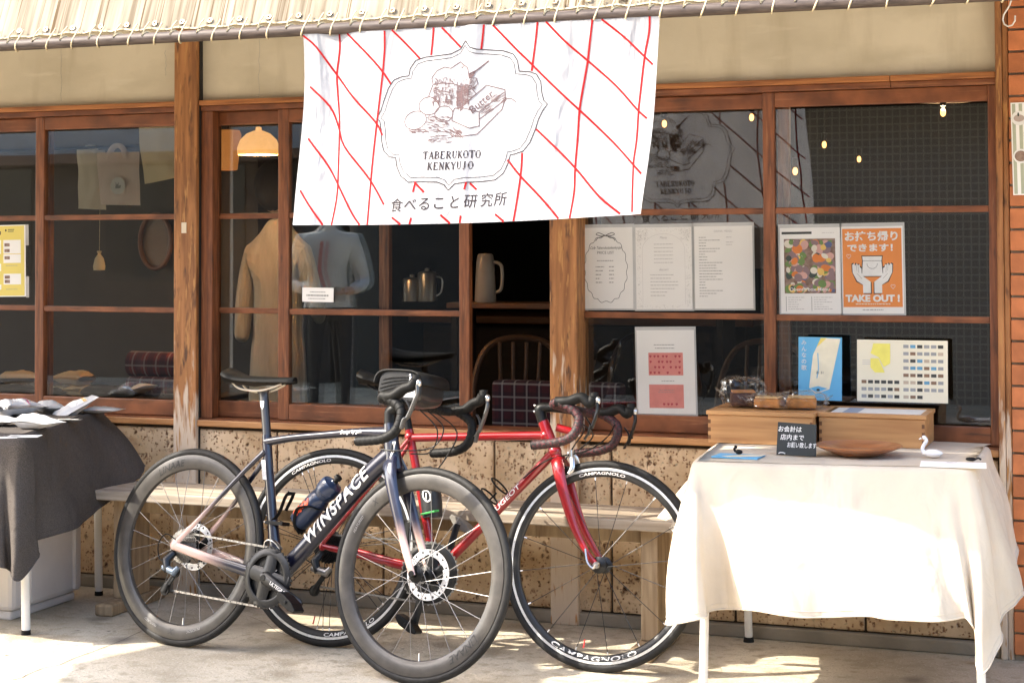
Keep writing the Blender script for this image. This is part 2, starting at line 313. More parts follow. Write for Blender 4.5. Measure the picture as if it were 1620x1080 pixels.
# lintel: orange board, head board, plaster
for a, b in ((-7.2, -3.595), (-3.488, -2.024), (-1.917, -.800), (-.7985, -.4535)):
    m = MB(); m.box(a, b, -.022, .1, 1.921, 1.941); m.build('lintel_board', wood_lintel, shop, bevel=.003)
    m = MB(); m.box(a, b, -.005, .11, 1.900, 1.9205); m.build('head_board', wood_sash, shop, bevel=.002)
for a, b in ((-7.2, -3.58), (-3.50, -.448)):
    m = MB(); m.grid(60, 18, lambda u, v: Vector((a+(b-a)*u, .012+.004*mnoise.noise(Vector((u*9, v*2, a))), 1.9412+v*1.25))); m.build('plaster_panel', plaster, shop, smooth=True)
m = MB(); m.box(-7.2, 3, .03, .128, 1.9415, 6.0); m.build('upper_wall', plaster, shop)
cr = MB()
for x, y0, y1 in ((97, 72, 160), (410, 62, 155), (262, 80, 120)):
    pp = [at(x+rng.uniform(-1.5, 1.5), y0+(y1-y0)*t/8, .004) for t in range(9)]
    cr.tube([p+Vector((0, -.0005, 0)) for p in pp], .0006, 4)
cr.build('hairline_crack', ink_grey, shop)
# posts
def post(x0, x1, y0, y1, z0, z1, mt, bev=.004): m = MB(); m.box(x0, x1, y0, y1, z0, z1); return m.build('post', mt, shop, bevel=bev)
post(-3.594, -3.491, -.03, .11, 0, 3.1, wood_post)
post(-2.023, -1.918, -.03, .11, 0, 1.95, wood_post)
post(-.4525, -.431, -.036, .11, 0, 3.1, wood_post)
post(-.4305, -.411, -.030, .11, 0, 3.1, wood_post)
m = MB(); m.box(-3.4905, -3.4885, -.012, .11, 0, 3.1); m.build('post_side_shade', plain('dark_side_shade', (.012, .01, .009), .8), shop)  # dark strip painted in for the shade on the post's right side
m = MB(); p0 = at(291, 352, -.0315); m.box(p0.x-.011, p0.x+.011, -.0322, -.0305, p0.z-.042, p0.z); m.build('paper_tape', mat('masking_tape', (.66, .57, .44), .7), shop)
m = MB(); m.box(-3.488, -3.437, .0, .0545, .692, 1.8998); m.build('jamb', wood_sash_v, shop, bevel=.003)
# sliding sashes: two tracks
ZB, ZT = .692, 1.8995
def sash(x0, x1, y, sl=.042, sr=.042, bars=(1.485, 1.1125), vb=None, rail=.062, top=.053, name='sash'):
    t = .030
    o = None
    m = MB(); m.box(x0+sl, x1-sr, y, y+t, ZB+.002, ZB+rail+.002); o = m.build('window_sash', wood_sash, shop, bevel=.003)
    m = MB(); m.box(x0, x0+sl, y-.001, y+t+.001, ZB+.001, ZT); m.build('stile', wood_sash_v, o, bevel=.003)
    m = MB(); m.box(x1-sr, x1, y-.001, y+t+.001, ZB+.001, ZT); m.build('stile', wood_sash_v, o, bevel=.003)
    m = MB(); m.box(x0+sl, x1-sr, y, y+t, ZT-top, ZT-.001); m.build('top_rail', wood_sash, o, bevel=.003)
    zs = [ZB+rail] + sorted(bars) + [ZT-top]
    for z in bars:
        m = MB(); m.box(x0+sl, x1-sr, y+.002, y+t-.002, z-.011, z+.011); m.build('muntin', wood_sash, o, bevel=.003)
    for i in range(len(zs)-1):
        m = MB(); a = zs[i]-.003; b = zs[i+1]+.003; m.box(x0+sl-.004, x1-sr+.004, y+.013, y+.0165, a+.01, b-.01)
        # bowed very slightly, as old panes are
        m.build('pane', glass, o)
    return o
YF, YB = .012, .056
sash(-4.275, -3.50, YF)                    # left bay, front sash
sash(-5.06, -4.236, YB)                    # left bay, back sash
sash(-3.47, -2.70, YB, sl=.024)            # door bay, back sash
sash(-3.153, -2.352, YF, sl=.047)          # door bay, front sash slid open
sash(-1.99, -1.16, YB)                     # right bay, back sash
sash(-1.245, -.4535, YF, sr=.028)                   # right bay, front sash
sash(-5.9, -5.02, YF)
# brick pillar
bp = MB(); bp.box(-.4085, .55, -.026, .10, 0, 3.1); pil = bp.build('brick_pillar', mortar, shop)
bh = .0735; bw = .225; bme = None
for i in range(42):
    z = .018+i*bh
    xs = -.4095-(0 if i % 2 == 0 else bw*.5)
    x = xs
    while x < .5:
        a = max(x, -.4095); b = min(x+bw-.008, .5)
        if b-a > .012:
            mb = MB(); dy = rng.uniform(-.0015, .0015); mb.box(a, b, -.040+dy, -.026, z+.004, z+bh-.004); mb.build('brick', brickm, pil, bevel=.002)
        x += bw
# ------------------------------------------------------------------ awning: canvas, pipe, eyelets, rope
PY, PZ = -1.09, 2.046
aw = thing('awning', 'beige striped canvas awning laced with rope to a steel pipe along the top', 'awning', (-2.5, PY, PZ))
AX0, AX1 = -8.0, .9
def awf(u, v):
    x = AX0+(AX1-AX0)*u; sag = .004*math.sin(x*59.3)*(1-v)**4 + .010*mnoise.noise(Vector((x*1.7, v*2, 3)))
    w = v*1.5; a_ = min(w, .42); b_ = max(0, w-.42)/1.08
    return Vector((x, PY+.02+.16*a_/.42+.95*b_, PZ+.030+.40*a_/.42+.50*b_+sag*(1-v)))
m = MB(); m.grid(260, 14, awf); m.build('canvas', awn, aw, smooth=True)
m = MB(); m.tube([(x, PY+.019, PZ+.030+.004*math.sin(x*59.3)+.010*mnoise.noise(Vector((x*1.7, 0, 3)))) for x in [AX0+(AX1-AX0)*i/250 for i in range(251)]], .0042, 6); m.build('hem_cord', rope_m, aw, smooth=True)
m = MB(); m.tube([(AX0, PY, PZ), (AX1, PY, PZ)], .0185, 20); m.build('pipe', steel_pipe, aw, smooth=True)
eye_me = MB(); eye_me.lathe([(.004, -.001), (.009, -.0015), (.009, .0015), (.004, .001)], 14, 'z', closed=True); eye_me = eye_me.mesh('eyelet'); eye_me.materials.append(brass)
def loop_mesh(k, lean):
    m = MB(); P = []
    for i in range(15):
        t = i/14; a = -.6+t*(2*PI*.98)
        P.append((lean*(t-.2)*.05, -.021*math.cos(a+.9)*1.0+.002, .021*math.sin(a+.9)))
    P.append((lean*.045, .018, .052)); P = [(-lean*.006, .02, .055), (-lean*.006, -.004, .036)] + P
    m.tube(P, .0026, 6); return m
loops = []
for k in range(3):
    me = loop_mesh(k, (1, .75, 1.25)[k]).mesh('rope_lacing'); me.materials.append(rope_m); me.polygons.foreach_set('use_smooth', [True]*len(me.polygons)); loops.append(me)
x = -4.62; i = 0
while x < -.2:
    o = link('eyelet', eye_me, aw); o.location = Vector((x+.012, PY+.024, PZ+.052)) - OFF[aw.name]; o.rotation_euler = (R(68), 0, 0)
    o = link('rope_lacing', loops[i % 3], aw); o.location = Vector((x, PY, PZ))-OFF[aw.name]
    if i == 8:
        o = link('rope_lacing', loops[1], aw); o.location = Vector((x+.012, PY, PZ))-OFF[aw.name]; o.scale = (-1, 1, 1)
    x += .106+rng.uniform(-.006, .006); i += 1
# ------------------------------------------------------------------ S-hook on a nail in the end post
hk = thing('s_hook', 'small white metal S-hook hanging at the top of the right post', 'hook', at(1596, 38, -.12))
m = MB(); h0 = at(1596, 40, -.12); P = []
for i in range(24):
    a = -.35*PI + (1.25*PI)*i/23; P.append(h0+Vector((-.018*math.cos(a)+.0, 0, .022-.020*math.sin(a)-.0)))
P2 = [h0+Vector((.0, 0, .022)) + Vector((.017*math.sin(t*PI*1.15-.5*PI), 0, .035+.05*t)) for t in [i/10 for i in range(11)]]
cur = [h0+Vector((.020, 0, .030)), h0+Vector((.019, 0, .012)), h0+Vector((.010, 0, -.001)), h0+Vector((-.003, 0, -.004)), h0+Vector((-.014, 0, .003)), h0+Vector((-.019, 0, .018)), h0+Vector((-.016, 0, .034)), h0+Vector((-.006, 0, .050)), h0+Vector((.003, 0, .064)), h0+Vector((.008, 0, .080)), h0+Vector((.004, 0, .094)), h0+Vector((-.008, 0, .100)), h0+Vector((-.018, 0, .094)), h0+Vector((-.021, 0, .080))]
m.tube(cur, .0027, 8); m.build('hook', plain('white_coated_steel', (.75, .72, .68), .3, .2), hk, smooth=True)
m = MB(); m.tube([h0+Vector((-.006, .05, .098)), h0+Vector((-.006, -.012, .097))], .003, 8); m.build('nail', brass, hk)
# ------------------------------------------------------------------ flat print helpers
_tc = {}
def text_mesh(s, bold=0.0, res=3, gap=1.0):
    key = (s, bold, res, gap)
    if key in _tc: return _tc[key]
    cu = bpy.data.curves.new('print', 'FONT'); cu.body = s; cu.resolution_u = res; cu.align_x = 'CENTER'; cu.offset = bold; cu.space_character = gap
    o = bpy.data.objects.new('print', cu); C.objects.link(o); dg = bpy.context.evaluated_depsgraph_get(); dg.update()
    me = o.evaluated_get(dg).to_mesh(); r = ([(v.co.x, v.co.y) for v in me.vertices], [tuple(p.vertices) for p in me.polygons])
    o.evaluated_get(dg).to_mesh_clear(); bpy.data.objects.remove(o); bpy.data.curves.remove(cu); _tc[key] = r; return r
def pr_text(mb, S, s, a, b, size, h=.0006, bold=0.0, shear=0.0, rot=0.0, wid=None, sx=1.0, gap=1.0, sub=0):
    V, Fc = text_mesh(s, bold, 3, gap)
    for _ in range(sub):       # finer faces so the print follows a curved tube
        V = list(V); G = []
        for f in Fc:
            if len(f) != 3: f3 = [(f[0], f[i], f[i+1]) for i in range(1, len(f)-1)]
            else: f3 = [f]
            for a_, b_, c_ in f3:
                n_ = len(V); mid = lambda p, q: ((V[p][0]+V[q][0])/2, (V[p][1]+V[q][1])/2); V += [mid(a_, b_), mid(b_, c_), mid(c_, a_)]; G += [(a_, n_, n_+2), (n_, b_, n_+1), (n_+2, n_+1, c_), (n_, n_+1, n_+2)]
        Fc = G
    if not V: return
    xs = [v[0] for v in V]; w = max(xs)-min(xs)
    if wid: sx = wid/(w*size)
    c, n = math.cos(rot), math.sin(rot); P = []
    for x, y in V:
        x, y = x*size*sx+y*size*shear, y*size; P.append(S(a+x*c-y*n, b+x*n+y*c, h))
    mb.add(P, Fc)
def pr_stroke(mb, S, pts, w, h=.0006, step=.02, taper=False):
    Q = []
    for (x0, y0), (x1, y1) in zip(pts, pts[1:]):
        n = max(1, int(math.hypot(x1-x0, y1-y0)/step)); Q += [(x0+(x1-x0)*i/n, y0+(y1-y0)*i/n) for i in range(n)]
    Q.append(pts[-1]); vs = []; N = len(Q)
    for i, (x, y) in enumerate(Q):
        a = Q[max(0, i-1)]; b = Q[min(N-1, i+1)]; dx, dy = b[0]-a[0], b[1]-a[1]; l = math.hypot(dx, dy) or 1; ww = w/2*(1 if not taper else .3+.7*math.sin(PI*(i+.5)/N))
        vs += [S(x-dy/l*ww, y+dx/l*ww, h), S(x+dy/l*ww, y-dx/l*ww, h)]
    mb.add(vs, [(2*i+1, 2*i+3, 2*i+2, 2*i) for i in range(N-1)])
def pr_rect(mb, S, a, b, w, hh, h=.0004): mb.add([S(a, b, h), S(a+w, b, h), S(a+w, b+hh, h), S(a, b+hh, h)], [(0, 1, 2, 3)])
def pr_ell(mb, S, a, b, ra, rb, h=.0006, n=18, rot=0): mb.add([S(a+ra*math.cos(t)*math.cos(rot)-rb*math.sin(t)*math.sin(rot), b+ra*math.cos(t)*math.sin(rot)+rb*math.sin(t)*math.cos(rot), h) for t in [2*PI*i/n for i in range(n)]], [tuple(range(n))])
def pr_poly(mb, S, pts, h=.0006): mb.add([S(a, b, h) for a, b in pts], [tuple(range(len(pts)))])
def ell_pts(a, b, ra, rb, n=24, rot=0, t0=0, t1=2*PI): return [(a+ra*math.cos(t)*math.cos(rot)-rb*math.sin(t)*math.sin(rot), b+ra*math.cos(t)*math.sin(rot)+rb*math.sin(t)*math.cos(rot)) for t in [t0+(t1-t0)*i/n for i in range(n+1)]]
def spline(P, n=6, closed=False):
    P = [Vector(p) for p in P]; m = len(P); out = []
    for i in range(m if closed else m-1):
        g = (lambda j: P[j % m]) if closed else (lambda j: P[min(max(j, 0), m-1)])
        p0, p1, p2, p3 = g(i-1), g(i), g(i+1), g(i+2)
        for k in range(n):
            t = k/n; out.append(.5*((2*p1)+(p2-p0)*t+(2*p0-5*p1+4*p2-p3)*t*t+(3*p1-p0-3*p2+p3)*t**3))
    if not closed: out.append(P[-1])
    return out
# ------------------------------------------------------------------ bicycles
def paint_grad(name, c1, c2, axis_fn):
    M = mat(name, c1, .30, 0, var=.05, sc=40, bump=0, coat=.7); mixin(M, c2, axis_fn); return M
def grad_pts(points, r0_, r1_):    # paint fades to the second colour towards these points (dropouts)
    def mk(N, L, tc):
        cur = None
        for p in points:
            v = N.new('ShaderNodeVectorMath'); v.operation = 'DISTANCE'; L.new(tc.outputs['Object'], v.inputs[0]); v.inputs[1].default_value = p
            m = N.new('ShaderNodeMapRange'); m.interpolation_type = 'SMOOTHSTEP'; m.inputs['From Min'].default_value = r1_; m.inputs['From Max'].default_value = r0_; L.new(v.outputs['Value'], m.inputs[0])
            if cur is None: cur = m.outputs[0]
            else:
                a = N.new('ShaderNodeMath'); a.operation = 'MAXIMUM'; L.new(cur, a.inputs[0]); L.new(m.outputs[0], a.inputs[1]); cur = a.outputs[0]
        return cur
    return mk
navy = paint_grad('navy_frame_paint', (.005, .006, .018), (.62, .42, .36), grad_pts([(0, -.06, .336), (0, .06, .336)], .07, .26))
navy_fork = paint_grad('navy_fork_paint', (.008, .010, .030), (.66, .44, .37), grad_pts([(.983, -.05, .336), (.983, .05, .336)], .05, .19))
red = mat('red_frame_paint', (.27, .005, .009), .28, .15, var=.06, sc=40, bump=0, coat=.8)
carbon = mat('carbon_rim', (.046, .041, .036), .42, 0, var=.25, sc=25, bump=.05, bsc=200, coat=.15)
tyre_m = mat('tyre_rubber', (.013, .0125, .012), .6, var=.25, sc=60, bump=.3, bsc=400, bd=.0008, spec=.3)
alu = mat('brushed_alloy', (.62, .62, .63), .28, 1, var=.06, sc=50, bump=0)
alu_white = mat('rotor_alloy', (.80, .80, .81), .35, .75, var=.06, sc=50, bump=0)
graphite = mat('graphite_crank', (.020, .021, .023), .34, .5, var=.1, sc=40, bump=0)
dark_metal = mat('dark_steel', (.03, .03, .03), .35, .8, var=.2, sc=60, bump=0)
chain_m = mat('chain_steel', (.42, .40, .37), .32, .9, var=.25, sc=200, bump=0)
spoke_s = plain('spoke_steel', (.22, .21, .20), .4, .5); spoke_b = plain('black_spoke', (.03, .03, .03), .4, .4)
tape_b = mat('bar_tape_black', (.006, .006, .006), .6, var=.2, sc=50, bump=.3, bsc=150, spec=.25)
tape_r = mat('bar_tape_dark_red', (.010, .006, .006), .62, var=0, c2=(.085, .012, .016), sc=160, lo=.46, hi=.6, bump=.3, bsc=220)
decal_w = plain('white_decal', (.80, .79, .77), .45); decal_k = plain('black_decal', (.012, .012, .013), .4); decal_o = plain('orange_decal', (.80, .10, .03), .45); decal_p = plain('pale_decal', (.75, .72, .70), .45)
bottle_m = mat('navy_bottle', (.010, .022, .055), .32, var=.08, bump=0, coat=.2); silver_rim = mat('silver_brake_track', (.80, .80, .79), .36, .6, var=.08, sc=90, bump=0)
black_rim = mat('black_alloy_rim', (.03, .03, .03), .35, .3, var=.15, bump=0)
def bike_root(name, label, o, head, lean):
    b = bpy.data.objects.new(name, None); C.objects.link(b); b.empty_display_size = .2
    h = R(head); l = R(lean); d = Vector((math.cos(h), math.sin(h), 0)); nn = Vector((-math.sin(h), math.cos(h), 0))
    u = Vector((0, 0, math.cos(l)))+nn*math.sin(l); la = u.cross(d)
    b.matrix_world = Matrix(((d.x, la.x, u.x, o[0]), (d.y, la.y, u.y, o[1]), (d.z, la.z, u.z, 0), (0, 0, 0, 1)))
    return tag(b, label, 'bicycle', 'road bicycles leaning at the cafe front')
RW = .336
def wheel(bk, x, kind, nsp, logo, rear):
    c = (x, 0, RW); col = spoke_s if kind == 'carbon' else spoke_b
    m = MB(); m.lathe([(.004, -.05), (.011, -.05), (.011, -.036), (.016, -.034), (.027, -.030), (.027, -.027), (.014, -.022), (.013, 0), (.014, .022), (.027, .027), (.027, .030), (.012, .036), (.011, .05), (.004, .05)], 20, 'y', c, closed=True)
    w = m.build('wheel', black if kind == 'carbon' else dark_metal, bk, smooth=True)
    m = MB(); m.lathe([(.3225+.0138*math.cos(t), .0135*math.sin(t)) for t in [2*PI*i/16 for i in range(16)]], 96, 'y', c, closed=True); m.build('tyre', tyre_m, w, smooth=True)
    if kind == 'carbon': prof = [(.313, -.0125), (.306, -.0142), (.292, -.0150), (.276, -.0132), (.266, -.0085), (.2625, 0), (.266, .0085), (.276, .0132), (.292, .0150), (.306, .0142), (.313, .0125), (.309, 0)]
    else: prof = [(.3115, -.0098), (.3005, -.0102), (.2985, -.0098), (.289, -.0085), (.283, -.004), (.282, 0), (.283, .004), (.289, .0085), (.2985, .0098), (.3005, .0102), (.3115, .0098), (.308, 0)]
    m = MB(); m.lathe(prof, 96, 'y', c, closed=True); rm = m.build('rim', carbon if kind == 'carbon' else black_rim, w, smooth=True)
    def ys(r):
        pr = sorted([(a, b) for a, b in prof if b <= 0])
        for (a0, b0), (a1, b1) in zip(pr, pr[1:]):
            if a0 <= r <= a1: return b0+(b1-b0)*(r-a0)/(a1-a0+1e-9)
        return -.012
    def S(ac, rc):      # print along the rim's near face around angle ac, mid radius rc, reading clockwise or counter
        return lambda a, b, h: Vector((x+(rc+b)*math.cos(ac-a/rc), ys(rc+b)-h-.0004, RW+(rc+b)*math.sin(ac-a/rc)))
    if kind == 'carbon':
        for txt, ang, size, wd, mt in logo:
            m = MB(); flip = math.sin(R(ang)) < 99; f = S(R(ang), .2885)
            V, Fc = text_mesh(txt, .004); xs = [v[0] for v in V]; sc = wd/(max(xs)-min(xs)); hs = size
            P = [f(a*sc+(b-.35)*hs*.25, (b-.36)*hs, .0004) for a, b in V]; m.add(P, Fc); m.build('rim_lettering', mt, rm)
    else:
        m = MB(); m.lathe([(.3118, -.0104), (.3035, -.0106)], 96, 'y', c); m.build('brake_track', silver_rim, rm, smooth=True)
        for txt, ang, size, wd, mt in logo:
            m = MB(); f = S(R(ang), .2945); V, Fc = text_mesh(txt, .010); xs = [v[0] for v in V]; sc = wd/(max(xs)-min(xs)); fl = -1 if math.sin(R(ang)) < 0 else 1     # lower lettering reads from the hub side
            m.add([f(fl*(a*sc+(b-.35)*size*.2), fl*(b-.36)*size, .0006) for a, b in V], Fc); m.build('rim_lettering', mt, rm)
    # spokes share one mesh per length; each its own object
    rr = .266 if kind == 'carbon' else .284
    L0 = rr-.025; sm = MB(); sm.tube([(0, 0, .025), (0, 0, rr)], .0012 if kind == 'carbon' else .0013, 5); sm = sm.mesh('spoke'); sm.materials.append(col)
    nm = MB(); nm.tube([(0, 0, rr-.012), (0, 0, rr)], .0022, 6); nm = nm.mesh('nipple'); nm.materials.append(alu_white)
    for i in range(nsp):
        a = 2*PI*i/nsp+.13
        if kind != 'carbon' and rear: g3 = i//3; a = 2*PI*g3/(nsp/3)+(i % 3-1)*.085+.2
        sidey = (1 if i % 2 else -1); tw = (.22 if kind == 'carbon' else .05)*(1 if (i//2) % 2 else -1)
        yo = sidey*.027; p0 = Vector((x+.027*math.cos(a+tw*6), yo, RW+.027*math.sin(a+tw*6))); p1 = Vector((x+rr*math.cos(a), 0, RW+rr*math.sin(a)))
        d = (p1-p0); q = d.to_track_quat('Z', 'Y'); o = link('spoke', sm, w); sc_ = d.length/(rr-.025)
        o.rotation_mode = 'QUATERNION'; o.rotation_quaternion = q; o.scale = (1, 1, sc_); o.location = p1-q @ Vector((0, 0, rr*sc_))
        if kind != 'carbon':
            o2 = link('nipple', nm, w); o2.rotation_mode = 'QUATERNION'; o2.rotation_quaternion = q; o2.location = p1-q @ Vector((0, 0, rr))
    m = MB(); a = R(-84 if kind == 'carbon' else -100); m.tube([(x+.268*math.cos(a), 0, RW+.268*math.sin(a)), (x+(.238 if rear or kind == 'carbon' else .25)*math.cos(a), 0, RW+.24*math.sin(a))], [.003, .0022], 6); m.build('valve', alu if kind == 'carbon' else plain('red_valve_cap', (.55, .03, .03), .4), w)
    if kind == 'carbon':
        m = MB(); yd = .040
        m.lathe([(.080, yd-.0009), (.080, yd+.0009), (.058, yd+.0009), (.058, yd-.0009)], 60, 'y', c, closed=True)
        ro = m.build('brake_rotor', alu_white, w, smooth=True)
        m = MB()
        for k in range(5):
            a = 2*PI*k/5; m.tube([(x+.018*math.cos(a), yd, RW+.018*math.sin(a)), (x+.062*math.cos(a+.5), yd, RW+.062*math.sin(a+.5))], [(.010, .0014), (.014, .0014)], 6, ref=(0, 1, 0))
        m.build('rotor_spider', dark_metal, ro)
        m = MB()
        for k in range(16):
            a = 2*PI*k/16; m.lathe([(.0005, 0), (.004, 0)], 8, 'y', (x+.072*math.cos(a), yd-.0013, RW+.072*math.sin(a)))
        m.build('vent_hole', decal_k, ro)
    if rear:
        m = MB()
        for k in range(9):
            r = .058-.0042*k; y = -.020-.0036*k; T = 2*round(PI*r/.0127)
            prof = []
            n = T*2; vs = []; fs = []
            for i in range(n):
                a = 2*PI*i/n; q = r+(.002 if i % 2 else -.002); vs += [(x+q*math.cos(a), y, RW+q*math.sin(a)), (x+q*math.cos(a), y-.0017, RW+q*math.sin(a))]
            vs += [(x, y, RW), (x, y-.0017, RW)]
            for i in range(n):
                j = (i+1) % n; fs += [(2*i, 2*j, 2*j+1, 2*i+1), (2*n, 2*j, 2*i), (2*n+1, 2*i+1, 2*j+1)]
            m.add(vs, fs)
        m.build('cassette', chain_m if kind == 'carbon' else dark_metal, w)
    return w
def chain(bk, x0, z0, x1, z1, z2, z3, y, mt):
    m = MB()
    def run(a, b):
        a = Vector(a); b = Vector(b); n = int((b-a).length/.0127); d = (b-a)/n; q = d.to_track_quat('X', 'Z').to_matrix().to_4x4()
        for i in range(n):
            p = a+d*(i+.5); w = .0016 if i % 2 else .0030; M = Matrix.Translation(p) @ q
            for s in (-1, 1):
                m.box(-.0085, .0085, s*w-.0005, s*w+.0005, -.0030, .0030, M)
            m.tube([M @ Vector((-.00635, -.0035, 0)), M @ Vector((-.00635, .0035, 0))], .0026, 6)
    run((x0, y, z0), (x1, y, z1)); run((x0-.006, y, z2), (x1-.02, y, z3)); return m.build('chain', mt, bk)
def crankset(bk, x, z, r, pa, mt, ring_mt, nt, txt=None):
    y0 = -.052; m = MB(); n = nt*4; vs = []; fs = []
    for i in range(n):
        a = 2*PI*i/n; q = r+(.0035, .0035, -.0015, -.0015)[i % 4]
        for (rr, yy) in ((q, y0+.0015), (q, y0-.0015), (r*.80, y0-.002), (r*.80, y0+.002)): vs.append((x+rr*math.cos(a), yy, z+rr*math.sin(a)))
    for i in range(n):
        j = (i+1) % n
        for k in range(4): fs.append((4*i+k, 4*j+k, 4*j+(k+1) % 4, 4*i+(k+1) % 4))
    m.add(vs, fs); cs = m.build('crankset', ring_mt, bk)
    m = MB(); m.lathe([(r*.84, y0+.010), (r*.84, y0+.006), (r*.42, y0+.006), (r*.42, y0+.010)], 50, 'y', (x, 0, z), closed=True); m.build('inner_chainring', dark_metal, cs)
    m = MB()
    for k in range(4):
        a = pa+R((28, 118, 205, 295)[k])-.35
        P = [(x+q*math.cos(a+(q/r)*.12), y0-.006+.004*(q/r), z+q*math.sin(a+(q/r)*.12)) for q in (0, r*.35, r*.7, r*.93)]
        m.tube(P, [(r*.32, .006), (r*.26, .005), (r*.23, .004), (r*.30, .003)], 10, ref=(0, 1, 0))
    m.lathe([(r*.97, y0-.0022), (r*.93, y0-.0035), (r*.80, y0-.0075), (r*.73, y0-.006), (r*.73, y0)], 64, 'y', (x, 0, z)); m.build('spider', mt, cs, smooth=True)
    e = (x+.170*math.cos(pa), y0-.020, z+.170*math.sin(pa))
    m = MB(); m.tube([(x-.018*math.cos(pa), y0-.012, z-.018*math.sin(pa)), (x, y0-.014, z), (x+.05*math.cos(pa), y0-.016, z+.05*math.sin(pa)), (x+.12*math.cos(pa), y0-.019, z+.12*math.sin(pa)), e, (e[0]+.012*math.cos(pa), e[1], e[2]+.012*math.sin(pa))], [(.012, .008), (.023, .010), (.018, .010), (.014, .009), (.014, .008), (.008, .006)], 12, ref=(0, 1, 0)); ca = m.build('crank_arm', mt, cs, smooth=True)
    if txt:
        S = lambda a, b, h: Vector((x+a*math.cos(pa)-b*math.sin(pa), y0-.0265-.002*(a/.1)-h, z+a*math.sin(pa)+b*math.cos(pa)))
        m = MB(); pr_text(m, S, txt, .072, -.004, .017, .001, .01, .15, wid=.072); m.build('crank_lettering', decal_w, ca)
    m = MB(); m.tube([(x, y0-.012, z), (x, y0-.026, z)], [.013, .009], 16); m.build('crank_bolt', dark_metal, cs, smooth=True)
    f = (x-.170*math.cos(pa), .072, z-.170*math.sin(pa))
    m = MB(); m.tube([(x, .05, z), (x-.06*math.cos(pa), .062, z-.06*math.sin(pa)), f], [(.016, .008), (.013, .008), (.012, .007)], 10, ref=(0, 1, 0)); m.build('crank_arm', mt, cs, smooth=True)
    for (px, py, pz), s in ((e, -1), (f, 1)):
        m = MB(); m.tube([(px, py, pz), (px, py+s*.075, pz)], .006, 8)
        M = Matrix.Translation((px, py+s*.045, pz)) @ Matrix.Rotation(R(35), 4, 'Y')
        poly = [(-.045, -.006), (-.02, -.016), (.025, -.013), (.046, -.004), (.046, .006), (.02, .014), (-.02, .013), (-.045, .007)]
        m.prism(poly, lambda a, b, w: M @ Vector((a, w, b)), -.026, .026); m.build('pedal', black if s < 0 else mat('grey_pedal', (.25, .23, .2), .5, var=.2), cs, bevel=.002)
    return cs
def derailleur(bk, y, mt, c2, z=.336):
    m = MB(); m.tube([(-.010, y+.01, z-.022), (-.022, y-.012, z-.052), (-.005, y-.018, z-.088)], [(.013, .012), (.017, .015), (.012, .011)], 10, ref=(0, 1, 0)); d = m.build('rear_derailleur', mt, bk, smooth=True)
    m = MB(); m.tube([(-.030, y-.012, z-.075), (.030, y-.022, z-.088), (.042, y-.018, z-.070)], [(.012, .010), (.014, .012), (.008, .008)], 10, ref=(0, 1, 0)); m.build('derailleur_body', c2, d, smooth=True)
    m = MB()
    for w in (-.006, .009): m.tube(spline([(.022, y+w, z-.078), (.012, y+w, z-.095), (-.010, y+w, z-.128), (-.026, y+w, z-.158)], 4), [(.006, .0012)]*4+[(.0065, .0012)]*5+[(.009, .0012)]*4, 8, ref=(0, 1, 0))
    m.build('pulley_cage', mt, d, smooth=True)
    for px, pz in ((.014, z-.088), (-.022, z-.150)):
        m = MB(); m.lathe([(.002, y-.002), (.019, y-.002), (.019, y+.005), (.002, y+.005)], 14, 'y', (px, 0, pz), closed=True); m.build('pulley', black, d)
    m = MB(); m.tube(spline([(-.012, y+.01, z+.02), (-.05, y, z+.035), (-.075, y-.003, z), (-.062, y-.006, z-.045), (-.03, y-.01, z-.06)], 5), .0022, 6); m.build('cable', black, d, smooth=True)
    return d
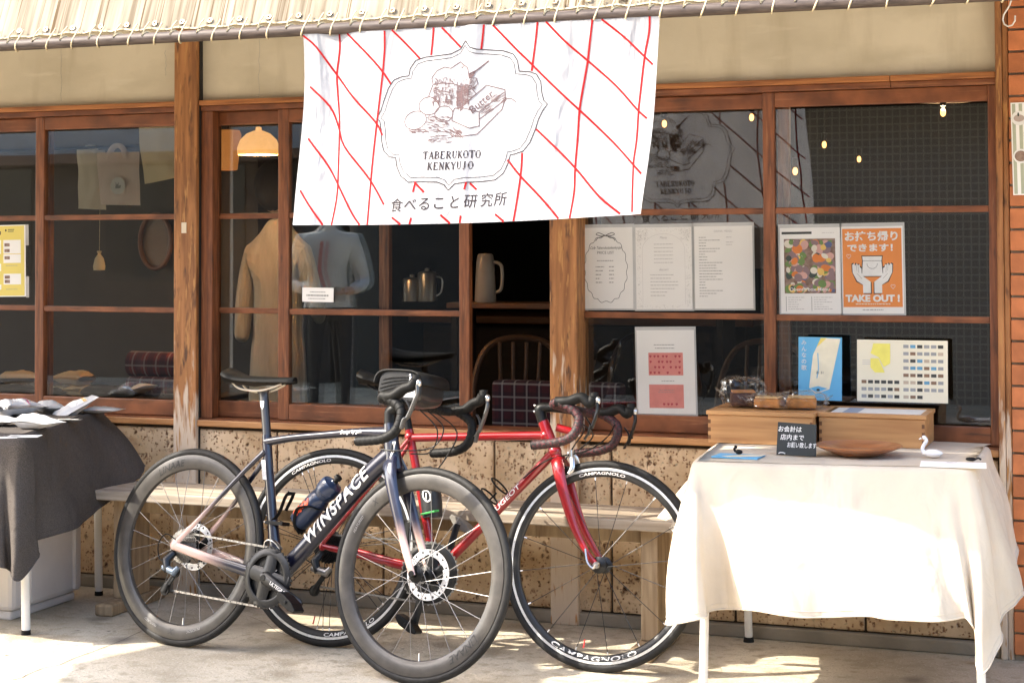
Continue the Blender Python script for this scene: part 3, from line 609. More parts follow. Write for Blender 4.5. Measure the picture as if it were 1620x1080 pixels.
def bars(bk, cx, cz, W2, drop, hood_pk, lever_tip, tape, end_mt=None, hood=matte_black, lever_m=dark_metal):
    h = MB(); h.tube([(cx, -.09, cz), (cx, .09, cz)], .0158, 14); hb = h.build('handlebar', black, bk, smooth=True)
    for s in (-1, 1):
        y = s*W2; P = [(cx, s*.085, cz), (cx+.002, s*(W2-.045), cz), (cx+.014, s*(W2-.012), cz+.001), (cx+.04, y, cz+.002)]+[(a, s*(W2+.01*i/len(drop)), b) for i, (a, b) in enumerate(drop)]
        Q = spline(P, 26); acc = 0; rs = []
        for i in range(len(Q)): acc += (Q[i]-Q[i-1]).length if i else 0; rs.append(.0146+.0016*((acc/.019) % 1.0))
        m = MB(); m.tube(Q, rs, 14); m.build('bar_tape', tape, hb, smooth=True)
        m = MB(); e = Q[-1]; d = (Q[-1]-Q[-2]).normalized(); m.tube([e-d*.002, e+d*.005], .0142, 12); m.build('bar_end_plug', end_mt or black, hb, smooth=True)
        hx, hz = hood_pk; bx, bz = cx+.045, cz+.002
        P = [(bx-.025, y, bz+.004), (bx+.02, y, bz+.006), (bx+(hx-bx)*.55, y-s*.002, bz+(hz-bz)*.28+.010), (hx-.022, y-s*.005, hz-.034), (hx-.010, y-s*.007, hz-.012), (hx-.010, y-s*.007, hz+.002)]
        m = MB(); m.tube(spline(P, 5), [(.016, .015)]*3+[(.0175, .021)]*6+[(.0165, .020)]*6+[(.0165, .019)]*5+[(.014, .013)]*5+[(.007, .006)], 14, ref=(0, 1, 0)); hd = m.build('brake_hood', hood, hb, smooth=True)
        m = MB(); m.blob((hx+.006, y-s*.003, hz-.024), (.009, .010, .013), 10, 8); m.build('lever_cap', alu, hd, smooth=True)
        lx, lz = lever_tip; P = [(hx+.004, y, hz-.030), (hx+.006, y, hz-.06), (hx-.004+(lx-hx)*.4, y+s*.004, hz-.05+(lz-hz)*.45), (lx, y+s*.008, lz+.03), (lx-.006, y+s*.010, lz)]
        m = MB(); m.tube(spline(P, 5), [(.006, .008)]*6+[(.005, .011)]*7+[(.004, .012)]*7+[(.004, .008)], 10, ref=(0, 1, 0)); m.build('brake_lever', lever_m, hd, smooth=True)
        m = MB(); m.tube(spline([(hx-.03, y, hz-.08), (hx-.012, y, hz-.11), (hx-.03, y+s*.006, hz-.15)], 4), [(.003, .009)]*8+[(.003, .014)], 8, ref=(0, 1, 0)); m.build('shift_paddle', lever_m, hd, smooth=True)
    return hb
def saddle(bk, x0, x1, z, mt, rail_mt):
    L_ = x1-x0
    def f(u, v):
        t = u; w = .070*(1-t)**.9+.018 if t > .18 else .070*(.72+.28*math.sin(t/.18*PI/2))*(1-.1)+.02
        w *= (1 if t < .97 else .75) * (.55 if t < .01 else 1)
        a = v*PI; y = -w*math.cos(a); zz = .015*max(0.0, math.sin(a))**.6 + .022*max(0, .35-t)**2*8 - .004*math.sin(t*PI) - .012*abs(math.cos(a))**3*(1-t*.6)
        return Vector((x0+L_*t, y, z+zz-.016))
    def g(u, v): p = f(u, v); q = Vector((p.x, p.y*(.62+.3*u), z-.046+.030*u**.8+.018*max(0, .25-u)*4*.6)); return q
    m = MB(); m.grid(26, 15, f); m.grid(26, 15, lambda u, v: f(u, 0).lerp(g(u, 0), v) if False else g(u, v))
    n = 26*15
    for i in range(25):
        for j in (0, 14): a = i*15+j; m.f.append((a, a+15, a+15+n, a+n))
    for i in (0, 25):
        for j in range(14): a = i*15+j; m.f.append((a, a+1, a+1+n, a+n))
    sd_ = m.build('saddle', mt, bk, smooth=True)
    m = MB()
    for s in (-1, 1): m.tube(spline([(x0+.03, s*.030, z-.030), (x0+.07, s*.024, z-.052), (x0+.16, s*.022, z-.054), (x1-.05, s*.010, z-.028)], 5), .0036, 8)
    m.build('saddle_rail', rail_mt, sd_, smooth=True); return sd_
def tube_xy(m, pts, rs, n=14, ref=(0, 1, 0)): return m.tube(spline(pts, 5), rs, n, ref=ref)
def lerp_list(a, n): # expand list of radii to spline sample count
    out = []
    for i in range(len(a)-1):
        for k in range(5):
            t = k/5; p, q = a[i], a[i+1]; out.append((p[0]+(q[0]-p[0])*t, p[1]+(q[1]-p[1])*t))
    out.append(a[-1]); return out
def st(m, pts, rs, n=14): m.tube(spline(pts, 5), lerp_list(rs, 0), n, ref=(0, 1, 0))   # rs: (in-plane half, lateral half) per point
# ---- navy carbon bicycle
b1 = bike_root('bicycle', 'navy carbon road bicycle with deep rims and disc brakes, in front of the red one', (-3.126, -.784), -11.41, 11.05)
fr = MB(); BBx, BBz = .412, .268
st(fr, [(BBx, 0, BBz), (.360, 0, .46), (.318, 0, .62), (.296, 0, .712), (.291, 0, .735)], [(.026, .020), (.019, .015), (.017, .015), (.017, .016), (.016, .016)])
st(fr, [(.293, 0, .712), (.40, 0, .732), (.542, 0, .750), (.68, 0, .766), (.80, 0, .770)], [(.015, .017), (.013, .019), (.0135, .020), (.015, .021), (.022, .022)])
st(fr, [(BBx+.012, 0, BBz+.014), (.52, 0, .385), (.66, 0, .545), (.755, 0, .648), (.815, 0, .700)], [(.030, .030), (.029, .026), (.029, .025), (.031, .025), (.033, .024)])
st(fr, [(.838, 0, .652), (.826, 0, .69), (.812, 0, .745), (.799, 0, .800)], [(.030, .025), (.031, .025), (.026, .023), (.021, .021)])
for s in (-1, 1):
    st(fr, [(.300, s*.014, .678), (.24, s*.030, .610), (.12, s*.052, .470), (.01, s*.064, .352)], [(.010, .008), (.009, .007), (.0075, .006), (.011, .005)], 10)
    st(fr, [(BBx-.02, s*.030, BBz-.002), (.30, s*.044, .283), (.15, s*.058, .308), (.0, s*.066, .336)], [(.022, .012), (.019, .008), (.016, .007), (.014, .006)], 10)
    fr.blob((0, s*.066, .338), (.019, .006, .018), 12, 8)
fr.tube([(BBx, -.036, BBz), (BBx, .036, BBz)], .026, 18)
frame1 = fr.build('frame', navy, b1, smooth=True)
S = lambda a, b, h: Vector((.620, -.0275-h, .497))+Vector((a*.66+b*-.75, -.0 if abs(b) > .02 else 0, a*.75+b*.66))
def DT(a, b, h):     # along the down tube's near face
    ax = Vector((.665, 0, .747)); up2 = Vector((-.747, 0, .665)); c0 = Vector((.612, 0, .490)); lat = -.0280*math.sqrt(max(.05, 1-(b/.031)**2))-.0015
    return c0+ax*a+up2*b+Vector((0, lat-h, 0))
m = MB(); pr_text(m, DT, 'WINSPACE', .035, -.0165, .060, .001, .016, .26, wid=.325, gap=1.15, sub=3); m.build('frame_lettering', decal_w, frame1)
TT = lambda a, b, h: Vector((.66+a, -.0208-h, .764+a*.10+b))
m = MB(); pr_text(m, TT, 'Design by gain', .0, -.004, .018, .001, .01, .2, wid=.085); m.build('frame_lettering', decal_p, frame1)
ST = lambda a, b, h: Vector((.312-b*.25+a, -.0165-h, .615+b))
m = MB(); pr_rect(m, ST, -.009, -.03, .018, .065, .001); m.build('seat_tube_sticker', mat('grey_sticker', (.42, .42, .44), .5, var=.2, sc=200), frame1)
fk = MB()
for s in (-1, 1): st(fk, [(.830, s*.012, .690), (.848, s*.036, .640), (.880, s*.044, .560), (.930, s*.048, .445), (.968, s*.050, .365), (.985, s*.050, .330)], [(.022, .012), (.024, .013), (.020, .010), (.015, .008), (.0125, .007), (.012, .006)], 12)
fk.tube([(.836, -.035, .662), (.836, .035, .662)], .022, 14)
fork1 = fk.build('fork', navy_fork, b1, smooth=True)
for s in (-1, 1):
    m = MB(); m.tube([(.983, s*.0555, .336), (.983, s*.058, .336)], [.011, .009], 14); m.build('axle_cap', black, fork1)
m = MB(); m.box(.86, .89, .048, .062, .41, .50); m.build('brake_caliper', black, fork1, bevel=.006)
m = MB(); m.lathe([(.012, -.0005), (.0001, -.0005)], 12, 'y', (.826, -.027, .712)); HB = lambda a, b, h: Vector((.833+a*.6, -.0225-h+.010*abs(a/.02), .716+b))
m = MB(); pr_poly(m, HB, [(-.016, .026), (.016, .028), (.014, -.006), (.0, -.030), (-.014, -.006)], .004); hb_ = m.build('head_badge', decal_p, frame1)
m = MB()
for k in (-1, 0, 1): pr_stroke(m, HB, [(k*.008, .022), (k*.007, -.008)], .004, .0048)
m.build('badge_stripe', decal_k, hb_)
m = MB(); st(m, [(.292, 0, .733), (.272, 0, .81), (.256, 0, .868), (.252, 0, .884)], [(.0155, .0135), (.0155, .0135), (.017, .0135), (.026, .016)]); sp1 = m.build('seatpost', plain('satin_black_carbon', (.02, .02, .024), .35, 0, .3), b1, smooth=True)
m = MB(); SP = lambda a, b, h: Vector((.266+a-b*.2, -.0145-h, .835+b)); pr_poly(m, SP, [(-.008, .014), (.009, .014), (.007, -.006), (0, -.014), (-.007, -.004)], .001); m.build('post_badge', decal_p, sp1)
saddle(b1, .098, .385, .938, mat('black_saddle', (.004, .004, .004), .62, var=.05, bump=0, spec=.12), plain('cream_rail', (.65, .57, .46), .4))
wheel(b1, 0, 'carbon', 24, [('LINAAE', 112, .034, .118, decal_k), ('X', 268, .030, .020, decal_k), ('FEATURED', 248, .012, .06, ink_grey), ('IN NORDIC', 288, .012, .06, ink_grey)], True)
wheel(b1, .983, 'carbon', 22, [('LINAAE', -47, .034, .118, decal_k), ('X', 133, .030, .020, decal_k), ('FEATURED', 152, .012, .06, ink_grey)], False)
tl = MB()
crankset(b1, BBx, BBz, .098, math.atan2(.207-.268, .562-.412), graphite, dark_metal, 44, 'ULTEGRA')
chain(b1, 0, .336+.048, BBx, BBz+.097, .186, BBz-.096, -.046, chain_m)
derailleur(b1, -.060, graphite, mat('blue_grey_alloy', (.22, .28, .36), .3, .7, bump=0))
m = MB(); m.tube(spline([(.372, -.035, .345), (.385, -.045, .385), (.42, -.052, .388), (.452, -.05, .366)], 4), [(.004, .010)]*13, 10, ref=(0, 1, 0)); m.build('front_derailleur', alu, b1, smooth=True)
# bottle in its cage
ba = Vector((.675, 0, .738)); bu = Vector((-.738, 0, .675)); b0 = Vector((.470, 0, .455))
def bl(m, prof, o, n=22):
    k = len(prof); vs = []; fs = []
    for i in range(n):
        a = 2*PI*i/n
        for r, h in prof: vs.append(o+ba*h+bu*(r*math.cos(a))+Vector((0, r*math.sin(a), 0)))
    for i in range(n):
        for q in range(k-1): j = (i+1) % n; fs.append((i*k+q, j*k+q, j*k+q+1, i*k+q+1))
    m.add(vs, fs)
btl = tag(bpy.data.objects.new('water_bottle', None), None); bpy.data.objects.remove(btl)
b1m = b1.matrix_world.copy()
wb = bpy.data.objects.new('water_bottle', None); C.objects.link(wb); wb.matrix_world = b1m @ Matrix.Translation(b0); OFF[wb.name] = b0; tag(wb, 'navy water bottle with orange lettering in the cage of the navy bicycle', 'bottle')
m = MB(); bl(m, [(.001, .0), (.030, .0), (.0355, .006), (.0365, .03), (.0365, .11), (.034, .122), (.031, .128), (.0345, .136), (.0365, .150)], b0); m.build('bottle_body', bottle_m, wb, smooth=True)
m = MB(); bl(m, [(.0365, .148), (.0385, .150), (.0385, .178), (.035, .186), (.020, .190), (.013, .194), (.012, .198)], b0); cp = m.build('bottle_cap', bottle_m, wb, smooth=True)
m = MB(); bl(m, [(.009, .194), (.009, .206), (.0125, .208), (.0125, .219), (.009, .221), (.0005, .221)], b0); m.build('nozzle', matte_black, wb, smooth=True)
def BS(a, b, h): w = -PI/2-.15-b/.0372; return b0+ba*(.068+a)+bu*((.0372+h)*math.cos(w+PI*.0)*-1*0+(.0372+h)*math.sin(b/.0372+.35))+Vector((0, -(.0372+h)*math.cos(b/.0372+.35), 0))
m = MB()
for P in ([(-.045, -.012), (-.04, .02), (-.035, -.012), (-.028, .004), (-.022, -.012)], [(-.02, .022), (-.016, -.014), (-.008, .004), (-.002, -.012)], [(.012, .006), (.002, .006), (.001, -.010), (.012, -.006), (.014, .006), (.016, -.014), (.03, .002)]): pr_stroke(m, BS, [(p.x, p.y) for p in spline([(a, b, 0) for a, b in P], 6)], .0065, .0006)
m.build('bottle_lettering', decal_o, wb)
m = MB()
for s in (-1, 1): m.tube(spline([b0-ba*.012+bu*-.03, b0+ba*.01+bu*-.01+Vector((0, s*.034, 0)), b0+ba*.05+bu*.012+Vector((0, s*.041, 0)), b0+ba*.085+bu*-.01+Vector((0, s*.039, 0)), b0+ba*.10+bu*-.036+Vector((0, s*.012, 0))], 5), [(.003, .012)]*21, 8, ref=(0, 1, 0))
m.tube([b0-ba*.006+bu*-.036, b0-ba*.008+bu*.030], [(.002, .02), (.002, .012)], 8, ref=(0, 1, 0)); m.box(0, .001, 0, .001, 0, .001, Matrix.Translation(b0)); m.build('bottle_cage', matte_black, b1, smooth=True)
m = MB(); m.tube(spline([(.352, -.005, .470), (.362, -.005, .455), (.40, -.02, .478), (.428, -.03, .535), (.436, -.022, .548), (.42, .02, .545), (.40, .015, .49)], 5), [(.003, .009)]*31, 8, ref=(0, 1, 0)); m.box(.345, .42, -.02, .02, .440, .452); m.build('bottle_cage', matte_black, b1, smooth=True)
# cockpit
m = MB(); st(m, [(.800, 0, .80), (.797, 0, .822), (.800, 0, .842), (.84, 0, .860), (.882, 0, .866)], [(.020, .020), (.020, .020), (.021, .020), (.017, .017), (.019, .024)]); m.build('stem', black, b1, smooth=True)
bars(b1, .882, .866, .205, [(.978, .838), (.985, .800), (.968, .762), (.922, .738), (.835, .726)], (1.030, .942), (1.004, .772), tape_b, lever_m=mat('grey_lever', (.11, .11, .11), .4, .6, bump=0))
m = MB()
for P in ([(.93, .02, .85), (.99, .03, .80), (.96, .02, .735), (.86, -.02, .715), (.79, -.022, .715)], [(.93, -.03, .85), (1.0, -.02, .79), (.97, .0, .72), (.88, .02, .71)], [(.94, .05, .85), (1.03, .05, .79), (1.0, .04, .70), (.93, .045, .62)]): m.tube(spline(P, 6), .0024, 6)
m.build('cable', black, b1, smooth=True)
bag_m = mat('black_vinyl', (.016, .016, .016), .28, var=.2, sc=20, bump=.25, bsc=25, coat=.15)
bg = bpy.data.objects.new('handlebar_bag', None); C.objects.link(bg); bg.matrix_world = b1m @ Matrix.Translation((.87, 0, .855)); OFF[bg.name] = Vector((.87, 0, .855)); tag(bg, 'small black shiny handlebar bag with zips on the navy bicycle', 'bag')
def bagf(u, v):
    a = 2*PI*u; ca, sa = math.cos(a), math.sin(a); e = 4.0; rr = (abs(ca)**e+abs(sa)**e)**(-1/e)
    y = -.075+.150*v; k = 1 if .07 < v < .93 else .88
    return Vector((.868+.085*rr*ca*k, y, .912+.054*rr*sa*k+.004*math.cos(v*PI*2)))
m = MB(); m.grid(44, 15, bagf, wrap=True); m.f += [tuple(i*15 for i in range(44)), tuple(i*15+14 for i in range(43, -1, -1))]; bgm = m.build('bag_body', bag_m, bg, smooth=True)
m = MB(); m.tube([bagf(i/44, .06)+Vector((0, -.002, 0)) for i in range(44)], .0028, 6, closed=True); m.build('piping', matte_black, bg, smooth=True)
def lidf(u, v): p = bagf(.04+.42*u, .5); c_ = Vector((.868, 0, .912)); q = c_+(p-c_)*1.035; return Vector((q.x, -.084+.168*v, q.z+.002))
m = MB(); m.grid(24, 3, lidf); lo_ = m.build('bag_lid', matte_black, bg, smooth=True); so_ = lo_.modifiers.new('solid', 'SOLIDIFY'); so_.thickness = .006
m = MB()
for k in range(5): m.tube(spline([(.79+.004*k, -.0765, .880+.014*k), (.85, -.079, .900+.011*k), (.905, -.0775, .915+.008*k)], 5), .0016, 6)
m.build('bag_seam', MATS['black_plastic'], bg, smooth=True)
m = MB(); 
for x_, z_ in ((.915, .950), (.935, .948)): m.tube([(x_, -.078, z_), (x_+.004, -.083, z_-.026)], [(.004, .002), (.006, .002)], 8, ref=(0, 1, 0)); m.blob((x_, -.079, z_+.004), .005, 8, 6)
m.build('zip_pull', alu, bg, smooth=True)
BG = lambda a, b, h: Vector((.868+a, -.0765-h, .905+b))
m = MB(); pr_rect(m, BG, .028, -.022, .042, .026, .0006); pl_ = m.build('bag_badge', mat('grey_badge', (.30, .30, .30), .4), bg)
m = MB(); pr_text(m, BG, 'DUAI', .049, -.015, .018, .0012, .02); m.build('badge_lettering', decal_w, pl_)
m = MB()
for k in range(5): pr_stroke(m, BG, [(-.068+k*.008, -.034), (-.062+k*.008, -.018)], .003, .001)
m.build('reflective_mark', decal_p, bg)
# ---- red steel bicycle
b2 = bike_root('bicycle', 'red steel road bicycle with black and white rims, behind the navy one', (-2.640, -.620), -1.1, 10.09)
BX, BZ = .400, .272
def lt(m, a, b, r, r2=None): m.tube([a, b], [r, r2 or r], 16)
m = MB(); lt(m, (BX, 0, BZ), (.262, 0, .745), .0145); lt(m, (.268, 0, .718), (.765, 0, .745), .0143); lt(m, (BX, 0, BZ), (.795, 0, .690), .0160); lt(m, (.818, 0, .655), (.752, 0, .790), .0185)
for a, b in (((.2675, 0, .722), .019), ((.7655, 0, .744), .021), ((.799, 0, .694), .023), ((BX, 0, BZ), .0)):
    if b: m.blob(a, b, 14, 10)
m.tube([(BX, -.036, BZ), (BX, .036, BZ)], .021, 16)
for s in (-1, 1):
    m.tube(spline([(.270, s*.016, .712), (.12, s*.045, .505), (0, s*.066, .345)], 4), .0072, 10)
    m.tube(spline([(BX-.01, s*.026, BZ), (.22, s*.046, .300), (0, s*.066, .336)], 4), [(.013, .009)]*4+[(.011, .008)]*4+[(.008, .006)], 12, ref=(0, 1, 0)); m.blob((0, s*.066, .336), (.014, .004, .016), 10, 8)
frame2 = m.build('frame', red, b2, smooth=True)
def DR(a, b, h):
    ax = Vector((.395, 0, .418)).normalized(); up2 = Vector((-ax.z, 0, ax.x)); return Vector((.62, 0, .505))+ax*a+up2*b+Vector((0, -math.sqrt(max(.00001, .0164**2-b*b))-h, 0))
m = MB(); pr_text(m, DR, 'PEUGEOT', .02, -.0055, .021, .0012, .01, .2, wid=.15, sub=2); m.build('frame_lettering', decal_p, frame2)
m = MB()
for s in (-1, 1): st(m, [(.815, s*.010, .672), (.826, s*.034, .640), (.852, s*.042, .560), (.895, s*.046, .455), (.945, s*.049, .375), (.981, s*.050, .336)], [(.018, .012), (.021, .012), (.018, .010), (.014, .008), (.010, .007), (.009, .005)], 12)
m.tube([(.819, -.034, .655), (.819, .034, .655)], .019, 14); fork2 = m.build('fork', red, b2, smooth=True)
for s in (-1, 1):
    m = MB(); m.tube([(.981, s*.053, .336), (.981, s*.062, .336)], [.012, .009], 12); m.build('quick_release', alu, fork2, smooth=True)
m = MB(); m.tube(spline([(.981, -.062, .336), (.975, -.070, .325), (.955, -.068, .345), (.945, -.064, .385)], 4), [(.004, .006)]*13, 8, ref=(0, 1, 0)); m.build('quick_release', alu, fork2, smooth=True)
m = MB(); m.tube([(.262, 0, .745), (.222, 0, .885)], .0136, 14); m.build('seatpost', black, b2, smooth=True)
saddle(b2, .068, .345, .930, MATS['black_saddle'], black)
wheel(b2, 0, 'alloy', 21, [('CAMPAGNOLO', 290, .017, .20, decal_w), ('CAMPAGNOLO', 110, .014, .16, decal_p)], True)
wheel(b2, .981, 'alloy', 16, [('CAMPAGNOLO', 268, .021, .30, decal_w), ('CAMPAGNOLO', 92, .013, .16, decal_p)], False)
crankset(b2, BX, BZ, .102, R(-102), plain('black_crank', (.018, .018, .018), .35, .3), chain_m, 44)
chain(b2, 0, .336+.04, BX, BZ+.100, .20, BZ-.098, -.046, chain_m)
derailleur(b2, -.058, dark_metal, mat('grey_alloy', (.3, .29, .28), .3, .8, bump=0))
m = MB(); st(m, [(.752, 0, .788), (.745, 0, .806), (.740, 0, .832), (.775, 0, .838), (.846, 0, .836)], [(.018, .018), (.018, .018), (.020, .019), (.015, .015), (.018, .022)]); stm = m.build('stem', black, b2, smooth=True)
m = MB()
for s in (-1, 1):
    for z_ in (.822, .842): m.blob((.722, s*.009, z_), .0045, 8, 6)
m.build('stem_bolt', alu, stm, smooth=True)
bars(b2, .846, .836, .205, [(.940, .806), (.948, .772), (.930, .735), (.885, .713), (.800, .700)], (1.002, .874), (.992, .738), tape_r)
m = MB()
for P in ([(.94, -.19, .80), (.93, -.10, .76), (.88, -.03, .72), (.845, -.02, .668)], [(.94, .19, .80), (.95, .08, .75), (.90, .02, .70), (.79, -.03, .665), (.70, -.02, .60)], [(.93, -.19, .79), (.95, -.06, .75), (.88, .0, .70)]): m.tube(spline(P, 7), .0024, 6)
m.build('cable', black, b2, smooth=True)
m = MB(); st(m, [(.850, -.006, .690), (.866, -.018, .675), (.872, -.028, .64), (.862, -.030, .622)], [(.008, .006), (.010, .006), (.009, .006), (.006, .006)], 10); st(m, [(.850, .006, .690), (.866, .018, .675), (.872, .028, .64), (.862, .030, .622)], [(.008, .006), (.010, .006), (.009, .006), (.006, .006)], 10); m.tube([(.862, -.02, .70), (.866, -.02, .655)], [.0055, .004], 10); bc = m.build('brake_caliper', alu, b2, smooth=True)
for s in (-1, 1):
    m = MB(); m.box(.845, .885, s*.020-.005, s*.020+.005, .632, .646); m.build('brake_pad', matte_black, bc, bevel=.002)
m = MB(); m.tube([(.79, .03, .775), (.855, .04, .760)], [.014, .013], 14); lg = m.build('clip_light', mat('red_lamp_body', (.35, .008, .012), .3, coat=.4), b2, smooth=True)
m = MB(); m.tube([(.857, .04, .760), (.868, .042, .757)], [.013, .010], 14); m.build('lamp_lens', decal_w, lg, smooth=True)
# tool pouch in the seat-tube cage, empty cage on the down tube
m = MB(); st(m, [(.372, 0, .455), (.366, 0, .50), (.353, 0, .56), (.340, 0, .605), (.336, 0, .622)], [(.034, .034), (.037, .036), (.036, .035), (.033, .032), (.018, .018)], 18); tp = m.build('tool_pouch', mat('black_nylon', (.02, .02, .02), .5, bump=.4, bsc=90), b2, smooth=True)
TP = lambda a, b, h: Vector((.362+a-b*.28, -.0375-h+.3*a*a/.04, .525+b))
m = MB(); pr_stroke(m, TP, ell_pts(0, 0, .014, .018), .005, .001, .004); pr_stroke(m, TP, [(0, .01), (-.003, -.011)], .004, .001, .004); m.build('pouch_emblem', decal_w, tp)
m = MB(); m.tube([(.345, -.036, .462), (.395, -.037, .475), (.402, -.02, .478)], .0035, 6); m.build('pouch_piping', plain('green_piping', (.05, .35, .08), .5), tp)
m = MB()
for q, rr in ((.0, .036), (.05, .036)):
    c0 = Vector((.575, 0, .535))+Vector((.687, 0, .727))*q; m.tube([c0+Vector((-.727, 0, .687))*(rr*math.cos(a))+Vector((0, rr*math.sin(a), 0)) for a in [2*PI*i/20 for i in range(20)]], .0032, 8, closed=True)
m.tube([Vector((.53, 0, .465)), Vector((.545, 0, .49)), Vector((.60, 0, .548))], .0032, 8); m.build('bottle_cage', black, b2, smooth=True)
# ------------------------------------------------------------------ bench
bn = thing('bench', 'long weathered grey plank bench against the stone wall behind the bicycles', 'bench', (-2.57, -.27, 0))
def plank(u, v, top):
    pass
m = MB(); m.box(-3.70, -1.455, -.425, -.135, .420, .456); m.build('seat', wood_bench, bn, bevel=.005)
m = MB(); m.box(-3.60, -1.55, -.30, -.26, .36, .4195); m.build('stretcher', wood_bench_leg, bn, bevel=.004)
for x in (-3.62, -1.56):
    m = MB(); m.box(x-.03, x+.03, -.36, -.20, .045, .4195); m.build('leg', wood_bench_leg, bn, bevel=.005)
    m = MB(); m.box(x-.038, x+.038, -.47, -.10, 0, .045); m.build('foot', wood_bench_leg, bn, bevel=.008)
# ------------------------------------------------------------------ draped cloths
def drape(st_, top_pts, ztop, sub, name, mt, wave, seed, rows=26, creases=()):
    # st_: list of (top xy, hem xyz) around the hanging perimeter, open or closed
    T = spline([Vector((a[0], a[1], ztop)) for a, b in st_], sub); H = spline([Vector(b) for a, b in st_], sub); n = len(T); rad = .022
    cen = sum((Vector((a[0], a[1], 0)) for a, b in st_), Vector())/len(st_); cen.z = ztop
    vs = []; fs = []
    for i in range(n):
        t = T[i]; h = H[i]; tang = (T[min(i+1, n-1)]-T[max(i-1, 0)]); tang.z = 0; nrm = Vector((tang.y, -tang.x, 0)).normalized()
        if nrm.dot(t-cen) < 0: nrm = -nrm
        for j in range(rows):
            v = j/(rows-1)
            if v < .16:
                a = v/.16*PI/2; p = Vector((t.x, t.y, ztop))+nrm*(rad*math.sin(a)-rad)+Vector((0, 0, rad*math.cos(a)-rad))
            else:
                w = (v-.16)/.84; b = Vector((t.x, t.y, ztop-rad)); p = b.lerp(h, w)+nrm*(.010*math.sin(w*PI))
                ph = i*.9+seed; am = wave*w*(1-.3*w); p += nrm*sum(h_*w*math.exp(-((i-i0)/wd)**2) for i0, wd, h_ in creases); p += nrm*am*(mnoise.noise(Vector((i*.11+seed, w*1.1, seed)))*1.6+.25*mnoise.noise(Vector((i*.35, w*2.5, seed+9))))
            vs.append(p)
    for i in range(n-1):
        for j in range(rows-1): a = i*rows+j; fs.append((a, a+rows, a+rows+1, a+1))
    m = MB(); m.add(vs, fs)
    # the top: fan of rings between the perimeter and the centre
    K = 9; base = len(m.v); per = [vs[i*rows] for i in range(n)]; tp = per+[Vector((q[0], q[1], ztop)) for q in top_pts]; N = len(tp)
    c = sum(tp, Vector())/N
    for k in range(K+1):
        for q in tp:
            s_ = k/K; p = q.lerp(c, s_)
            if 0 < s_: p = p+Vector((0, 0, .0022*mnoise.noise(p*7+Vector((seed, 0, 0)))))
            m.v.append(tuple(p))
    for k in range(K):
        for i in range(N): j = (i+1) % N; m.f.append((base+k*N+i, base+k*N+j, base+(k+1)*N+j, base+(k+1)*N+i))
    o = m.build(name, mt, None, smooth=False)
    o.data.polygons.foreach_set('use_smooth', [True]*len(o.data.polygons))
    w = o.modifiers.new('weld', 'WELD'); w.merge_threshold = .0004
    m = MB(); m.tube([vs[i*rows+rows-1] for i in range(n)], .0028, 6); m.build('hem', mt, o, smooth=True)
    m = MB(); m.tube([vs[i*rows+rows-2].lerp(vs[i*rows+rows-1], -.1)+(vs[i*rows+rows-2]-vs[i*rows+rows-3]).cross(vs[min(i+1, n-1)*rows+rows-2]-vs[max(i-1, 0)*rows+rows-2]).normalized()*0 for i in range(n)], .0012, 5); m.build('stitch_line', mt, o, smooth=True)
    return o
ZT1 = .705
cream = cloth('cream_cotton', (.63, .555, .45), .10, .9, 420, var=.05, sc=5)
wrinkle(cream, 3.0, .036, (1.5, 1.5, .7)); wrinkle(cream, 12, .006)
wt = thing('folding_table', 'white-legged folding table under the cream cloth', 'table', (-.89, -.45, 0))
m = MB(); m.prism([(-1.265, -.785), (-.515, -.69), (-.515, -.11), (-1.325, -.11)], lambda a, b, w: Vector((a, b, w)), .672, .698); m.build('tabletop', white_metal, wt, bevel=.004)
for (a, b) in ((-1.268, -.80), (-.455, -.715), (-1.30, -.06), (-.52, -.13)):
    m = MB(); m.tube([(a+(.0 if b < -.5 else .01), b, .016), (a+(.01 if a < -.9 else -.02), b+(.03 if b < -.5 else -.07), .672)], .0135, 14); lg = m.build('leg', white_metal, wt, smooth=True)
    m = MB(); m.tube([(a+(.0 if b < -.5 else .01), b, 0), (a+(.0 if b < -.5 else .01), b, .017)], [.019, .016], 14); m.build('rubber_foot', matte_black, lg, smooth=True)
st1 = [((-1.368, -.075), at(1075, 800, -.14)), ((-1.358, -.22), at(1058, 815, -.24)), ((-1.347, -.34), at(1050, 822, -.36)), ((-1.337, -.46), at(1066, 842, -.46)), ((-1.325, -.60), at(1078, 870, -.62)), ((-1.314, -.72), at(1070, 930, -.80)),
       ((-1.302, -.80), at(1048, 982, -.95)), ((-1.294, -.825), at(1062, 986, -.99)), ((-1.280, -.832), at(1108, 979, -.98)), ((-1.262, -.832), at(1122, 967, -.88)), ((-1.235, -.830), at(1150, 964, -.835)), ((-1.20, -.828), at(1180, 964, -.88)), ((-1.12, -.822), at(1235, 968, -.90)), ((-1.0, -.808), at(1300, 974, -.87)), ((-.88, -.792), at(1380, 976, -.88)), ((-.76, -.774), at(1450, 978, -.86)), ((-.66, -.758), at(1510, 981, -.86)), ((-.58, -.746), at(1532, 981, -.83)),
       ((-.53, -.738), at(1546, 1010, -.80)), ((-.495, -.730), at(1545, 1056, -.83)), ((-.478, -.718), at(1563, 1062, -.84)), ((-.468, -.695), at(1590, 1010, -.75)), ((-.466, -.64), at(1592, 985, -.62)), ((-.466, -.56), at(1606, 955, -.56)), ((-.466, -.46), at(1616, 935, -.46)), ((-.466, -.33), at(1611, 895, -.33)), ((-.467, -.22), at(1603, 860, -.22)), ((-.470, -.13), at(1598, 846, -.14))]
